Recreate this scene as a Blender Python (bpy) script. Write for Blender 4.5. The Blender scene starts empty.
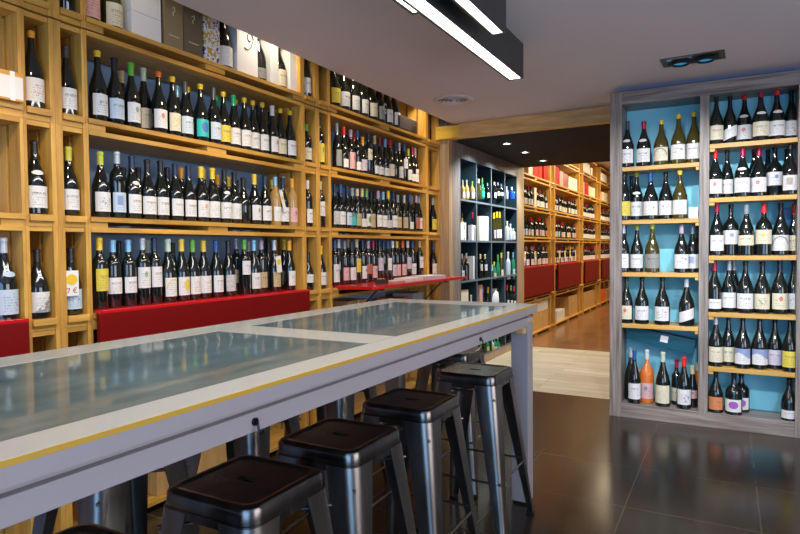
import bpy, bmesh, math, random
from mathutils import Vector, Matrix
random.seed(7)
sc = bpy.context.scene
COL = sc.collection

# ------------------------------------------------------------------ camera
def cam_matrix(yaw, pitch, roll, loc):
    cy, sy, cp, sp, cr, sr = math.cos(yaw), math.sin(yaw), math.cos(pitch), math.sin(pitch), math.cos(roll), math.sin(roll)
    fw = Vector((sy*cp, cy*cp, sp)); rt0 = Vector((cy, -sy, 0)); up0 = rt0.cross(fw)
    rt = rt0*cr + up0*sr; up = up0*cr - rt0*sr
    m = Matrix((rt, up, -fw)).transposed().to_4x4()
    m.translation = loc
    return m
cam = bpy.data.cameras.new('camera'); camo = bpy.data.objects.new('camera', cam); COL.objects.link(camo)
cam.sensor_width = 36; cam.lens = 597.5/800*36; cam.clip_start = .05; cam.clip_end = 100
camo.matrix_world = cam_matrix(-.50217, -.030314, -.0087228, (0, 0, 1.35))
sc.camera = camo

# ------------------------------------------------------------------ exposure, world, large lights
vs = sc.view_settings
vs.view_transform = 'Standard'; vs.look = 'None'; vs.gamma = 1; vs.use_curve_mapping = False
vs.exposure = -0.22
w = bpy.data.worlds.new('world'); sc.world = w; w.use_nodes = True
w.node_tree.nodes['Background'].inputs[0].default_value = (.30, .52, .90, 1)
w.node_tree.nodes['Background'].inputs[1].default_value = 1.0
sc.cycles.max_bounces = 7; sc.cycles.diffuse_bounces = 4; sc.cycles.glossy_bounces = 4
sc.cycles.sample_clamp_indirect = 4

def area(name, loc, target, sx, sy, power, col, spread=180):
    l = bpy.data.lights.new(name, 'AREA'); l.shape = 'RECTANGLE'; l.size = sx; l.size_y = sy
    l.energy = power; l.color = col; l.spread = math.radians(spread)
    o = bpy.data.objects.new(name, l); COL.objects.link(o); o.location = loc
    o.rotation_euler = (Vector(target)-Vector(loc)).to_track_quat('-Z', 'Y').to_euler()
    return o
def spot(name, loc, target, power, col, deg=60, blend=.6, size=.04):
    l = bpy.data.lights.new(name, 'SPOT'); l.energy = power; l.color = col
    l.spot_size = math.radians(deg); l.spot_blend = blend; l.shadow_soft_size = size
    o = bpy.data.objects.new(name, l); COL.objects.link(o); o.location = loc
    o.rotation_euler = (Vector(target)-Vector(loc)).to_track_quat('-Z', 'Y').to_euler()
    return o
WARM = (1, .78, .48); NEUT = (1, .93, .84); BLUE = (.35, .62, 1)
area('daylight_shop_window', (.4, -2.45, 1.35), (.4, 3, 1.2), 3.4, 2.0, 105, (.33, .60, 1))
area('pendant_glow', (-1.16, 1.9, 2.375), (-1.16, 1.9, 0), .08, 3.3, 30, (1, .97, .92))
area('pendant_glow', (-.99, 1.4, 2.375), (-.99, 1.4, 0), .07, 2.6, 18, (1, .97, .92))
area('added_side_fill', (2.95, 1.5, 1.45), (-.9, 1.9, .95), 2.7, 1.8, 88, (1, .88, .86))  # unseen fill light, added to brighten the table apron from the right
for y, p in ((1.9, 4), (2.95, 18), (3.9, 12), (4.95, 26)): spot('recess_lamp', (-2.48, y, 2.90), (-2.75, y+.1, 2.5), p, (1, .86, .62), 120, .8, .03)
for y in (-.6, .9, 2.35, 3.75, 5.0):
    spot('rack_spot_lamp', (-1.80, y, 2.56), (-2.70, y+.2, 1.50), 46, WARM, 84, .9, .05)
for x in (-.45, .15):
    spot('cabinet_spot_lamp', (x, 3.6, 2.56), (x+.05, 5.1, 1.2), 105, (.94, .96, 1), 74, .8, .04)
for x, t in ((.1, -.46), (1.0, .15)): spot('cabinet_low_fill_spot', (x, 1.7, 2.56), (t, 5.2, .55), 150, (.90, .96, 1), 34, .8, .05)  # unseen spots added to brighten the foot of the cabinet back
spot('beam_fill_spot', (-2.2, 4.2, 2.45), (-2.56, 5.55, 2.42), 14, (1, .8, .45), 20, .9, .03)  # added fill with no fixture on this ceiling, brightens the beam end
for x, y in ((-1.4, 9.3), (-1.4, 11.6), (-1.4, 14.0)):
    area('back_room_ceiling_lamp', (x, y, 3.15), (x-.5, y, 0), .8, 1.4, 84, (1, .83, .56))
for y in (6.174, 6.839, 7.609):
    spot('passage_downlight_beam', (-2.08, y, 2.44), (-2.62, y, 1.1), 110, (.85, .93, 1), 120, .8, .03)

DATA = """
B1|-2.652|1.838|1.967|0.341|0.0412|u|d|y|Wsk|97
B1|-2.652|1.928|1.967|0.333|0.041|u|d|k|Btk|114
B1|-2.652|2.021|1.967|0.333|0.0416|u|d|g|Wce|130.5
B1|-2.652|2.187|1.967|0.33|0.0411|u|d|O|Wcr|158
B1|-2.652|2.278|1.967|0.326|0.0409|u|d|y|Cty|172
B1|-2.652|2.362|1.967|0.32|0.0416|u|d|D|Btk|184.5
B1|-2.652|2.474|1.967|0.332|0.0427|u|d|y|Edu|200
B1|-2.652|2.572|1.967|0.335|0.0424|u|d|D|Btk|213
B1|-2.664|2.663|1.967|0.333|0.0423|u|d|y|Ytk|223
B1|-2.67|2.752|1.967|0.333|0.0412|u|d|G|Wtk|233
B1|-2.664|2.841|1.967|0.336|0.0419|u|d|y|Wtk|244
B1|-2.676|2.93|1.967|0.338|0.0413|u|d|y|Wtk|252.5
B1|-2.676|3.019|1.967|0.344|0.0411|u|d|y|Wtk|262
B1|-2.664|3.103|1.967|0.34|0.041|u|d|w|Wcn|272
B1|-2.67|3.191|1.967|0.338|0.0412|u|d|y|Ctk|280
B1|-2.658|3.277|1.967|0.34|0.0427|u|d|y|Wtk|289.5
B1|-2.748|3.282|1.967|0.355|0.0425|u|v|y|Wtk|298
B1|-2.734|2.159|1.967|0.355|0.0424|u|d|p|Ctk|143
B1*|-2.772|2.054|1.967|0.32|0.0424|u|d|t|Wtk|121
B1*|-2.772|2.411|1.967|0.325|0.0411|u|d|b|Btk|176.5
B1*|-2.778|2.496|1.967|0.34|0.0414|u|d|y|Wtk|187.5
B1*|-2.772|2.712|1.967|0.334|0.0421|u|d|G|Wtk|216
B1*|-2.772|2.874|1.967|0.344|0.0423|u|d|y|Wtk|235
B1*|-2.772|3.088|1.967|0.35|0.0425|u|d|k|Wtk|258
B1*|-2.838|3.281|1.967|0.355|0.0426|u|d|k|Wtk|276
B2|-2.652|1.841|1.512|0.316|0.0409|u|d|Y|Wsk|100
B2|-2.652|1.93|1.512|0.329|0.0375|o|d|s|Bbu|116.5
B2|-2.652|2.014|1.512|0.32|0.0422|u|d|n|Wtk|131.5
B2|-2.652|2.106|1.512|0.311|0.0418|u|d|k|Wtk|147
B2|-2.658|2.193|1.512|0.317|0.0411|u|d|k|Wtk|160
B2|-2.652|2.283|1.512|0.312|0.0417|u|d|n|Wtk|174.5
B2|-2.652|2.376|1.512|0.312|0.0409|u|d|n|Wtk|188
B2|-2.652|2.466|1.512|0.317|0.0427|u|d|y|Wco|200.5
B2|-2.652|2.553|1.512|0.318|0.0426|u|d|y|Wsy|212
B2|-2.652|2.648|1.512|0.32|0.0419|u|d|k|Wtk|224
B2|-2.658|2.737|1.512|0.318|0.0414|u|d|k|Wsg|234
B2|-2.67|2.827|1.512|0.291|0.0426|u|d|k|K|243
B2|-2.658|2.914|1.512|0.321|0.0419|u|d|y|Wcn|254
B2|-2.652|3.007|1.512|0.321|0.0426|u|d|n|Wtk|264.7
B2|-2.652|3.109|1.512|0.324|0.038|o|a|b|Wty|275
B2|-2.658|3.192|1.512|0.326|0.0418|u|d|n|Wtk|282.5
B2|-2.652|3.283|1.512|0.328|0.0372|o|a|o|Pcr|291.7
B2|-2.73|3.287|1.512|0.351|0.0375|o|a|s|Wsk|299
B2*|-2.772|2.053|1.512|0.273|0.0416|u|d|k|Wtk|123
B2*|-2.772|2.144|1.512|0.283|0.0411|u|d|k|Wtk|138
B2*|-2.772|2.286|1.512|0.294|0.0414|u|d|k|Wtk|160
B2*|-2.808|2.363|1.512|0.311|0.0424|u|d|k|Wtk|167
B2*|-2.79|2.447|1.512|0.319|0.0408|u|d|o|Wtk|181
B2*|-2.772|2.597|1.512|0.329|0.0408|u|d|y|Wtk|203
B2*|-2.772|2.709|1.512|0.304|0.0421|u|d|o|Wtk|217
B2*|-2.772|2.801|1.512|0.301|0.0413|u|d|y|Wtk|228
B2*|-2.79|2.89|1.512|0.292|0.0419|u|d|k|Wtk|236
B2*|-2.772|3.217|1.512|0.323|0.0417|u|d|y|Wtk|272
B3|-2.652|1.825|1.075|0.342|0.037|o|d|y|YtgH|99
B3|-2.664|1.905|1.075|0.331|0.0382|o|d|b|WtkM|112.5
B3|-2.652|1.983|1.075|0.332|0.0367|o|d|b|WtkM|128
B3|-2.652|2.066|1.075|0.343|0.0371|o|d|s|WcgH|142
B3|-2.658|2.144|1.075|0.344|0.0368|o|d|n|WtkH|154
B3|-2.652|2.226|1.075|0.339|0.0421|u|d|p|Way|167.5
B3|-2.652|2.317|1.075|0.34|0.0413|u|d|y|Wdy|181
B3|-2.664|2.405|1.075|0.336|0.0415|u|d|g|Wso|192
B3|-2.67|2.491|1.075|0.336|0.0423|u|d|y|Wty|203
B3|-2.658|2.576|1.075|0.334|0.0414|u|d|B|Wtk|215.5
B3|-2.652|2.671|1.075|0.332|0.0419|u|d|k|Wok|228
B3|-2.652|2.807|1.075|0.342|0.0381|o|d|g|WteU|244
B3|-2.652|2.893|1.075|0.34|0.041|u|d|b|Wtk|253.5
B3|-2.652|3.089|1.075|0.341|0.0409|u|d|s|Tty|274
B3|-2.652|3.244|1.075|0.339|0.0412|u|d|o|Wsr|289
B3|-2.73|3.282|1.075|0.346|0.0423|u|d|y|Wtk|298
B3|-2.672|2.985|1.075|0.341|0.0375|o|d|l|Ttk|261
B3|-2.728|2.817|1.075|0.346|0.0368|o|d|s|CtkM|236
B3*|-2.82|3.283|1.075|0.339|0.0414|u|d|o|Wtk|280
B3*|-2.752|2.95|1.075|0.335|0.0411|u|d|l|Wtk|248
B3*|-2.752|3.144|1.075|0.337|0.0417|u|d|k|Wtk|268
B3*|-2.762|2.183|1.075|0.335|0.0408|u|d|p|Wtk|147
B3*|-2.762|2.007|1.075|0.328|0.0422|u|d|k|Wtk|118
B3*|-2.762|2.349|1.075|0.32|0.0426|u|d|k|Wtk|172
N1a|-2.652|1.528|1.967|0.338|0.0458|c|d|o|Wso|37.5
N1b|-2.652|1.529|1.512|0.32|0.0453|c|d|k|Wtk|39
N1c|-2.652|1.528|1.06|0.301|0.0458|c|d|k|Wwk|42
N2a|-2.652|1.682|1.967|0.32|0.0417|c|d|D|Wtk|72
N2b|-2.652|1.682|1.512|0.317|0.0413|u|d|Y|Wtk|74.5
N2c|-2.652|1.681|1.06|0.307|0.0428|u|d|k|Bsu|76.5
N2t|-2.652|1.686|2.43|0.277|0.0378|o|d|k|K|69
N3t|-2.652|3.45|2.43|0.355|0.0416|u|d|k|Wtk|306
N3a|-2.652|3.454|1.967|0.279|0.0381|o|d|g|Ctk|308.5
N4a|-2.652|3.608|1.967|0.355|0.0375|o|d|k|YcuT|323.5
N3b|-2.652|3.454|1.512|0.333|0.0379|o|d|w|Wtk|309
N4b|-2.652|3.609|1.512|0.341|0.0369|o|d|t|WtkH|322.7
N3c|-2.652|3.451|1.06|0.27|0.0411|u|d|k|WtkM|309.5
N4c|-2.652|3.604|1.06|0.317|0.0417|u|d|y|Wtk|324.8
A3|-2.652|1.391|1.06|0.35|0.0488|c|d|s|Bsu|8
C1|-2.652|3.834|1.967|0.355|0.038|u|d|h|GtkT|336.5
C1|-2.652|3.928|1.967|0.343|0.038|u|d|r|WnkS|343.5
C1|-2.652|4.027|1.967|0.336|0.037|o|d|l|PcrT|350.5
C1|-2.652|4.123|1.967|0.344|0.0364|o|d|B|WsyS|357
C1|-2.652|4.206|1.967|0.309|0.038|u|d|o|Ltk|362.5
C1|-2.652|4.293|1.967|0.355|0.0367|o|d|n|CtkU|368
C1|-2.652|4.398|1.967|0.348|0.038|u|d|t|WtkS|374.5
C1|-2.652|4.481|1.967|0.344|0.038|u|d|c|WtkS|379.5
C1|-2.652|4.576|1.967|0.346|0.038|u|d|b|WtkS|385
C1|-2.652|4.665|1.967|0.355|0.038|u|d|r|Ctk|390
C1|-2.652|4.756|1.967|0.342|0.038|u|d|n|K|395
C1|-2.658|4.842|1.967|0.355|0.038|u|d|s|Wok|399
C1|-2.652|4.928|1.967|0.355|0.0368|o|d|B|WtkU|404
C1|-2.652|5.006|1.967|0.324|0.038|u|d|Y|Wtk|408
C1|-2.652|5.088|1.967|0.354|0.038|u|d|c|WnkS|412
C1|-2.664|5.17|1.967|0.355|0.038|u|d|l|WtkT|414.8
C1|-2.7|5.241|1.967|0.355|0.038|u|d|b|Wcy|420
C1|-2.778|5.241|1.967|0.355|0.038|u|d|s|Ctk|424.5
C1*|-2.762|4.247|1.967|0.355|0.038|u|d|r|Wtk|354
C1*|-2.772|4.388|1.967|0.349|0.038|u|d|o|K|362
C1*|-2.772|4.605|1.967|0.355|0.038|u|d|k|K|375
C1*|-2.772|5.109|1.967|0.355|0.038|u|d|k|K|402
C1*|-2.802|4.084|1.967|0.328|0.038|u|d|n|K|339.0
C1*|-2.844|4.264|1.967|0.35|0.038|u|d|k|K|347.0
C1*|-2.832|4.45|1.967|0.355|0.038|u|d|k|K|360.0
C1*|-2.844|4.637|1.967|0.355|0.038|u|d|D|K|370.0
C1*|-2.802|4.89|1.967|0.355|0.038|u|d|k|K|388.0
C1*|-2.802|5.025|1.967|0.355|0.038|u|d|n|K|395.0
C1*|-2.856|5.241|1.967|0.355|0.038|u|d|k|K|406.0
C2|-2.652|3.796|1.512|0.336|0.038|u|d|n|Wok|334.5
C2|-2.652|3.877|1.512|0.34|0.038|u|d|B|Wtk|340.5
C2|-2.652|3.968|1.512|0.332|0.038|u|d|n|Btk|347
C2|-2.658|4.049|1.512|0.331|0.038|u|d|h|ETk|352
C2|-2.664|4.132|1.512|0.331|0.0379|o|d|t|Ttk|357
C2|-2.67|4.218|1.512|0.342|0.038|u|d|t|WnkS|362
C2|-2.676|4.298|1.512|0.345|0.038|u|d|g|Wdg|366.5
C2|-2.682|4.38|1.512|0.327|0.038|u|d|k|TtkT|371
C2|-2.658|4.457|1.512|0.34|0.038|u|d|l|Wtk|378
C2|-2.658|4.542|1.512|0.338|0.038|u|d|b|Wtk|383
C2|-2.652|4.62|1.512|0.353|0.038|u|d|y|LtkS|388
C2|-2.652|4.711|1.512|0.355|0.038|u|d|n|Wtk|393
C2|-2.652|4.794|1.512|0.33|0.038|u|d|h|Ttk|397.5
C2|-2.652|4.919|1.512|0.335|0.038|u|d|s|Ttk|404
C2|-2.652|5.029|1.512|0.355|0.038|u|d|B|WnkS|409.5
C2|-2.652|5.164|1.512|0.355|0.038|u|d|l|Rtk|416
C2|-2.664|5.241|1.512|0.355|0.038|u|d|h|Wtk|420
C2|-2.742|5.241|1.512|0.355|0.038|u|d|w|WnkS|424.5
C2*|-2.762|4.562|1.512|0.345|0.038|u|d|k|K|374
C2*|-2.772|4.792|1.512|0.346|0.038|u|d|k|K|386
C2*|-2.772|5.061|1.512|0.355|0.038|u|d|k|K|400
C2*|-2.82|5.241|1.512|0.355|0.038|u|d|k|K|407
C2*|-2.802|4.074|1.512|0.309|0.038|u|d|n|K|339.0
C2*|-2.802|4.192|1.512|0.316|0.038|u|d|k|K|347.0
C2*|-2.802|4.394|1.512|0.327|0.038|u|d|k|K|360.0
C2*|-2.832|4.608|1.512|0.342|0.038|u|d|D|K|370.0
C2*|-2.802|4.881|1.512|0.354|0.038|u|d|k|K|388.0
C2*|-2.844|5.091|1.512|0.355|0.038|u|d|n|K|395.0
C3|-2.652|3.788|1.075|0.351|0.036|o|d|B|WtkT|334.5
C3|-2.67|3.868|1.075|0.355|0.036|f|d|s|K|338.5
C3|-2.664|3.942|1.075|0.341|0.036|o|d|h|Ptr|344.5
C3|-2.652|4.024|1.075|0.338|0.036|o|d|n|Wsr|351.5
C3|-2.652|4.098|1.075|0.355|0.036|o|d|t|YspH|356.5
C3|-2.652|4.189|1.075|0.355|0.036|o|d|n|Wcu|362.5
C3|-2.652|4.275|1.075|0.344|0.036|o|d|l|RtkM|368
C3|-2.652|4.356|1.075|0.344|0.036|o|d|c|Pcu|373
C3|-2.652|4.461|1.075|0.354|0.036|o|d|n|LtkH|379.3
C3|-2.658|4.543|1.075|0.346|0.036|o|d|n|K|383.5
C3|-2.658|4.617|1.075|0.346|0.036|o|d|B|WsyH|387.7
C3|-2.652|4.693|1.075|0.347|0.036|o|d|w|Ltk|392.5
C3|-2.652|4.773|1.075|0.347|0.036|o|d|y|Ptr|396.8
C3|-2.652|4.882|1.075|0.348|0.036|o|d|O|Ptk|402.5
C3|-2.652|4.981|1.075|0.349|0.036|o|d|w|LtkH|407.5
C3|-2.652|5.079|1.075|0.349|0.036|o|d|B|Wtk|412.3
C3|-2.652|5.231|1.075|0.351|0.036|o|d|t|WtkH|419.5
C3|-2.73|5.243|1.075|0.354|0.036|o|d|c|Wtk|424
C3|-2.808|5.243|1.075|0.354|0.036|o|d|k|Ptk|416
C3*|-2.752|4.124|1.075|0.355|0.036|o|d|t|K|348
C3*|-2.752|4.387|1.075|0.346|0.036|o|d|k|K|365
C3*|-2.752|4.571|1.075|0.347|0.036|o|d|k|K|376
C3*|-2.752|4.996|1.075|0.341|0.036|o|d|k|K|399
C3*|-2.802|4.065|1.075|0.336|0.036|u|d|n|K|339.0
C3*|-2.802|4.183|1.075|0.337|0.036|u|d|k|K|347.0
C3*|-2.826|4.423|1.075|0.338|0.036|u|d|k|K|360.0
C3*|-2.826|4.589|1.075|0.339|0.036|u|d|D|K|370.0
C3*|-2.802|4.873|1.075|0.341|0.036|u|d|k|K|388.0
C3*|-2.82|5.04|1.075|0.342|0.036|u|d|n|K|395.0
C3*|-2.886|5.243|1.075|0.345|0.036|u|d|k|K|406.0
N5a|-2.652|5.537|1.512|0.355|0.0426|u|d|h|Ysk|433
N5b|-2.652|5.538|1.06|0.355|0.0419|u|d|n|Wsn|433.5
T|-2.66|3.807|2.43|0.378|0.056|m|d|k|Ytk|333.5
T|-2.66|3.937|2.43|0.378|0.056|m|d|k|Wtk|343
T|-2.66|4.08|2.43|0.378|0.056|m|d|k|Wtk|353
T|-2.66|4.216|2.43|0.378|0.056|m|d|k|Wtk|362
T|-2.66|4.359|2.43|0.378|0.056|m|d|k|Ctk|371
T|-2.66|4.488|2.43|0.378|0.056|m|d|k|Gg|378.8
T|-2.66|4.622|2.43|0.378|0.056|m|d|k|Wtk|386.5
T|-2.66|4.758|2.43|0.378|0.056|m|d|k|Wtk|394
L5|-0.703|5.035|1.975|0.365|0.0507|c|d|D|Wtk|627.5
L5|-0.582|5.035|1.975|0.352|0.0539|m|d|c|Wtk|644
L5|-0.457|5.035|1.975|0.346|0.0552|m|v|y|Cak|661.4
L5|-0.337|5.035|1.975|0.378|0.0543|m|v|y|Wsk|678.5
L5|-0.234|5.077|1.975|0.39|0.0558|m|v|y|Wtk|694
L4|-0.725|5.035|1.56|0.384|0.0504|c|d|k|Yty|624.5
L4|-0.643|5.107|1.56|0.379|0.0546|m|d|Y|Wtk|636.7
L4|-0.532|5.035|1.56|0.363|0.0548|m|d|B|Wsk|650.7
L4|-0.427|5.071|1.56|0.368|0.0534|m|d|k|Wsr|665.8
L4|-0.325|5.035|1.56|0.368|0.0534|m|v|y|Wnk|680
L4*|-0.693|5.193|1.56|0.367|0.042|u|d|k|K|631.5
L3|-0.731|5.035|1.15|0.375|0.0497|c|d|s|Wtr|623.5
L3|-0.635|5.071|1.15|0.365|0.0507|c|d|Y|Wtk|637
L3|-0.518|5.035|1.15|0.373|0.055|m|v|Y|Gtk|652.4
L3|-0.312|5.035|1.15|0.363|0.0537|m|d|l|Wsk|681.6
L3|-0.239|5.113|1.15|0.36|0.0494|c|d|s|Wbu|692.8
L3*|-0.203|5.201|1.15|0.358|0.0424|u|d|k|K|698.5
L2|-0.707|5.035|0.745|0.365|0.0498|c|d|k|Ccr|626.6
L2|-0.592|5.035|0.745|0.367|0.0534|m|d|k|Wtk|642
L2|-0.445|5.035|0.745|0.369|0.0557|m|d|k|Wsk|662.3
L2|-0.275|5.035|0.745|0.36|0.0556|m|d|s|WnkD|686.6
L1|-0.646|5.035|0.11|0.42|0.0487|c|d|B|Wtk|634.5
L1|-0.561|5.101|0.11|0.42|0.0558|q|r|x|Pcu|647
L1|-0.438|5.035|0.11|0.42|0.0544|m|d|p|CnkT|663
L1|-0.29|5.035|0.11|0.393|0.0505|c|d|r|Wsp|684
L1|-0.234|5.107|0.11|0.32|0.0355|f|d|t|PcuH|692.6
L1*|-0.686|5.135|0.11|0.42|0.0491|c|d|s|K|631
L1*|-0.348|5.135|0.11|0.349|0.0373|o|d|c|Ctg|676.6
L1*|-0.203|5.183|0.11|0.337|0.0428|u|r|x|K|697.5
R6|-0.083|5.035|2.1|0.352|0.0487|c|d|k|Ctk|716.5
R6|0.005|5.083|2.1|0.355|0.0488|c|d|k|WnkD|730
R6|0.099|5.131|2.1|0.355|0.0551|m|d|r|Wcr|744.5
R6|0.198|5.035|2.1|0.344|0.0558|m|d|c|Ctk|760.8
R6|0.299|5.083|2.1|0.355|0.0548|m|d|r|Wtk|777
R6|0.39|5.137|2.1|0.355|0.0496|c|d|k|Wsr|791.5
R5|-0.087|5.035|1.705|0.355|0.0506|c|d|r|Wcr|715.5
R5|-0.009|5.089|1.705|0.355|0.0424|u|d|k|Wtk|727.5
R5|0.089|5.035|1.705|0.355|0.0535|m|d|c|Wtk|742.8
R5|0.192|5.077|1.705|0.355|0.0558|m|d|c|Wcr|759
R5|0.293|5.125|1.705|0.355|0.0549|q|d|k|WcuU|775
R5|0.38|5.035|1.705|0.355|0.0493|c|d|k|Wbn|790.5
R5*|0.164|5.181|1.705|0.355|0.0506|c|d|k|K|754
R5*|0.255|5.229|1.705|0.355|0.0496|c|d|k|K|768
R5*|0.372|5.199|1.705|0.348|0.0505|c|d|k|K|787
R4|-0.074|5.035|1.28|0.39|0.0489|c|d|c|Wtk|717
R4|0.017|5.095|1.28|0.379|0.0568|q|d|k|WcuH|731
R4|0.116|5.035|1.28|0.367|0.0538|m|d|h|CtkM|746.6
R4|0.225|5.053|1.28|0.374|0.0547|q|d|r|CcyH|764
R4|0.33|5.089|1.28|0.375|0.0547|m|d|k|Wak|780.8
R4|0.416|5.137|1.28|0.367|0.0415|u|d|r|Ctk|794.5
R3|-0.087|5.035|0.86|0.375|0.0499|c|d|c|WtkS|714.7
R3|0.009|5.071|0.86|0.379|0.0508|c|d|s|Wtk|729.3
R3|0.112|5.035|0.86|0.376|0.0553|m|d|k|Wtk|745.4
R3|0.219|5.059|0.86|0.372|0.0534|m|d|k|Csk|762.4
R3|0.327|5.077|0.86|0.386|0.0542|m|d|n|Ccr|779.8
R3|0.416|5.137|0.86|0.378|0.0499|c|d|k|Wsk|793.8
R3*|0.04|5.171|0.86|0.376|0.0497|c|d|s|K|734
R2|-0.076|5.035|0.455|0.381|0.0503|c|d|s|Ctk|716
R2|0.006|5.095|0.455|0.371|0.0497|c|d|k|Ctk|728.5
R2|0.098|5.035|0.455|0.381|0.0536|m|d|k|WTu|742.8
R2|0.205|5.059|0.455|0.38|0.054|m|d|k|WTu|759.6
R2|0.302|5.101|0.455|0.369|0.0506|c|d|k|Ltk|775
R2|0.389|5.035|0.455|0.384|0.0494|c|d|k|Ytk|790
R1|-0.074|5.035|0.105|0.318|0.0504|c|d|k|Osk|715.8
R1|0.045|5.035|0.105|0.306|0.0571|q|d|k|Wdp|734
R1|0.388|5.035|0.105|0.302|0.0501|c|d|k|WtkS|789.2
R1*|0.094|5.141|0.105|0.298|0.0562|q|d|k|Wdp|741.4
b11|-2.639|8.342|1.967|0.313|0.037|u|d|r|Wtk|518.9
b11|-2.656|8.452|1.967|0.31|0.037|o|d|d|Wtk|521.3
b11|-2.638|8.57|1.967|0.305|0.037|o|d|k|Wtk|523.7
b11|-2.648|8.687|1.967|0.307|0.037|o|d|k|Wtk|526.1
b11|-2.641|8.812|1.967|0.304|0.037|u|d|c|Wtk|528.5
b11|-2.632|8.928|1.967|0.306|0.037|o|d|k|Wtk|530.8
b11|-2.635|9.257|1.967|0.312|0.037|o|d|k|Wtk|536.8
b11|-2.655|9.373|1.967|0.31|0.037|o|d|k|Wtk|538.9
b11|-2.645|9.47|1.967|0.304|0.037|o|d|r|Wtk|540.6
b11|-2.644|9.565|1.967|0.312|0.037|o|d|d|Wtk|542.2
b11|-2.658|9.672|1.967|0.3|0.037|o|d|k|Wtk|544.0
b11|-2.639|9.784|1.967|0.296|0.037|u|d|d|Wtk|545.8
b21|-2.644|10.241|1.967|0.31|0.037|o|d|d|Wtk|553.0
b21|-2.642|10.377|1.967|0.29|0.037|o|d|d|Wtk|555.0
b21|-2.648|10.527|1.967|0.299|0.037|u|d|d|Wtk|557.2
b21|-2.632|10.658|1.967|0.314|0.037|o|d|k|Wtk|559.0
b21|-2.657|10.813|1.967|0.309|0.037|u|d|k|Wtk|561.1
b21|-2.657|10.957|1.967|0.309|0.037|o|d|k|Wtk|563.1
b21|-2.658|11.086|1.967|0.294|0.037|o|d|c|Wtk|564.8
b21|-2.659|11.233|1.967|0.297|0.037|o|d|k|Wtk|566.7
b21|-2.636|11.378|1.967|0.314|0.037|o|d|k|Wtk|568.5
b21|-2.66|11.506|1.967|0.297|0.037|o|d|c|Wtk|570.1
b21|-2.65|11.661|1.967|0.314|0.037|o|d|c|Wtk|572.0
b21|-2.651|11.8|1.967|0.308|0.037|o|d|k|Wtk|573.6
b21|-2.636|11.938|1.967|0.297|0.037|o|d|k|Wtk|575.2
b31|-2.656|12.453|1.967|0.296|0.037|u|d|d|Wtk|580.9
b31|-2.642|12.586|1.967|0.294|0.037|o|d|d|Wtk|582.3
b31|-2.65|12.716|1.967|0.298|0.037|o|d|k|Wtk|583.6
b31|-2.648|12.842|1.967|0.29|0.037|o|d|d|Wtk|584.9
b31|-2.652|12.98|1.967|0.295|0.037|u|d|c|Wtk|586.2
b31|-2.651|13.117|1.967|0.307|0.037|u|d|r|Wtk|587.6
b31|-2.648|13.247|1.967|0.293|0.037|o|d|k|Wtk|588.8
b31|-2.655|13.379|1.967|0.3|0.037|o|d|k|Wtk|590.1
b31|-2.647|13.494|1.967|0.31|0.037|o|d|k|Wtk|591.1
b31|-2.64|13.633|1.967|0.311|0.037|o|d|k|Wtk|592.4
b31|-2.651|13.763|1.967|0.305|0.037|o|d|d|Wtk|593.5
b41|-2.635|14.369|1.967|0.291|0.037|o|d|d|Wtk|598.7
b41|-2.631|14.549|1.967|0.307|0.037|u|d|r|Wtk|600.2
b41|-2.651|14.738|1.967|0.293|0.037|o|d|r|Wtk|601.7
b41|-2.637|14.906|1.967|0.297|0.037|o|d|c|Wtk|603.0
b41|-2.651|15.09|1.967|0.295|0.037|o|d|c|Wtk|604.4
b41|-2.659|15.282|1.967|0.311|0.037|o|d|d|Wtk|605.8
b41|-2.642|15.461|1.967|0.314|0.037|o|d|r|Wtk|607.1
b41|-2.651|15.651|1.967|0.31|0.037|o|d|c|Wtk|608.4
b41|-2.636|15.836|1.967|0.302|0.037|u|d|k|Wtk|609.7
b12|-2.642|8.345|1.512|0.306|0.037|u|d|c|Otk|519.0
b12|-2.638|8.454|1.512|0.292|0.037|u|d|c|Otk|521.3
b12|-2.657|8.576|1.512|0.293|0.037|u|d|k|Btk|523.8
b12|-2.651|8.702|1.512|0.313|0.037|u|d|d|Btk|526.4
b12|-2.645|8.828|1.512|0.293|0.037|u|d|k|Ctk|528.8
b12|-2.636|8.941|1.512|0.292|0.037|o|d|r|Wtk|531.0
b12|-2.659|9.052|1.512|0.297|0.037|o|d|c|Btk|533.1
b12|-2.632|9.188|1.512|0.311|0.037|o|d|d|Wtk|535.6
b12|-2.654|9.305|1.512|0.307|0.037|u|d|k|Otk|537.7
b12|-2.64|9.416|1.512|0.315|0.037|o|d|r|Ptk|539.7
b12|-2.635|9.55|1.512|0.309|0.037|o|d|k|Btk|541.9
b12|-2.659|9.664|1.512|0.291|0.037|u|d|d|Ctk|543.9
b12|-2.636|9.772|1.512|0.293|0.037|u|d|c|Otk|545.6
b22|-2.64|10.24|1.512|0.301|0.037|u|d|r|Wtk|552.9
b22|-2.631|10.387|1.512|0.294|0.037|o|d|c|Btk|555.1
b22|-2.656|10.521|1.512|0.313|0.037|o|d|c|Ctk|557.1
b22|-2.651|10.662|1.512|0.314|0.037|o|d|c|Btk|559.1
b22|-2.636|10.816|1.512|0.291|0.037|o|d|c|Ptk|561.2
b22|-2.645|10.957|1.512|0.291|0.037|u|d|r|Ctk|563.1
b22|-2.66|11.083|1.512|0.305|0.037|u|d|c|Wtk|564.7
b22|-2.634|11.231|1.512|0.291|0.037|o|d|d|Ctk|566.6
b22|-2.64|11.368|1.512|0.305|0.037|o|d|k|Ctk|568.4
b22|-2.65|11.508|1.512|0.292|0.037|o|d|k|Otk|570.1
b22|-2.631|11.653|1.512|0.307|0.037|u|d|k|Btk|571.9
b22|-2.634|11.804|1.512|0.291|0.037|o|d|c|Ptk|573.6
b22|-2.652|11.935|1.512|0.304|0.037|u|d|k|Ptk|575.1
b32|-2.655|12.469|1.512|0.306|0.037|o|d|c|Ptk|581.0
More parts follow.
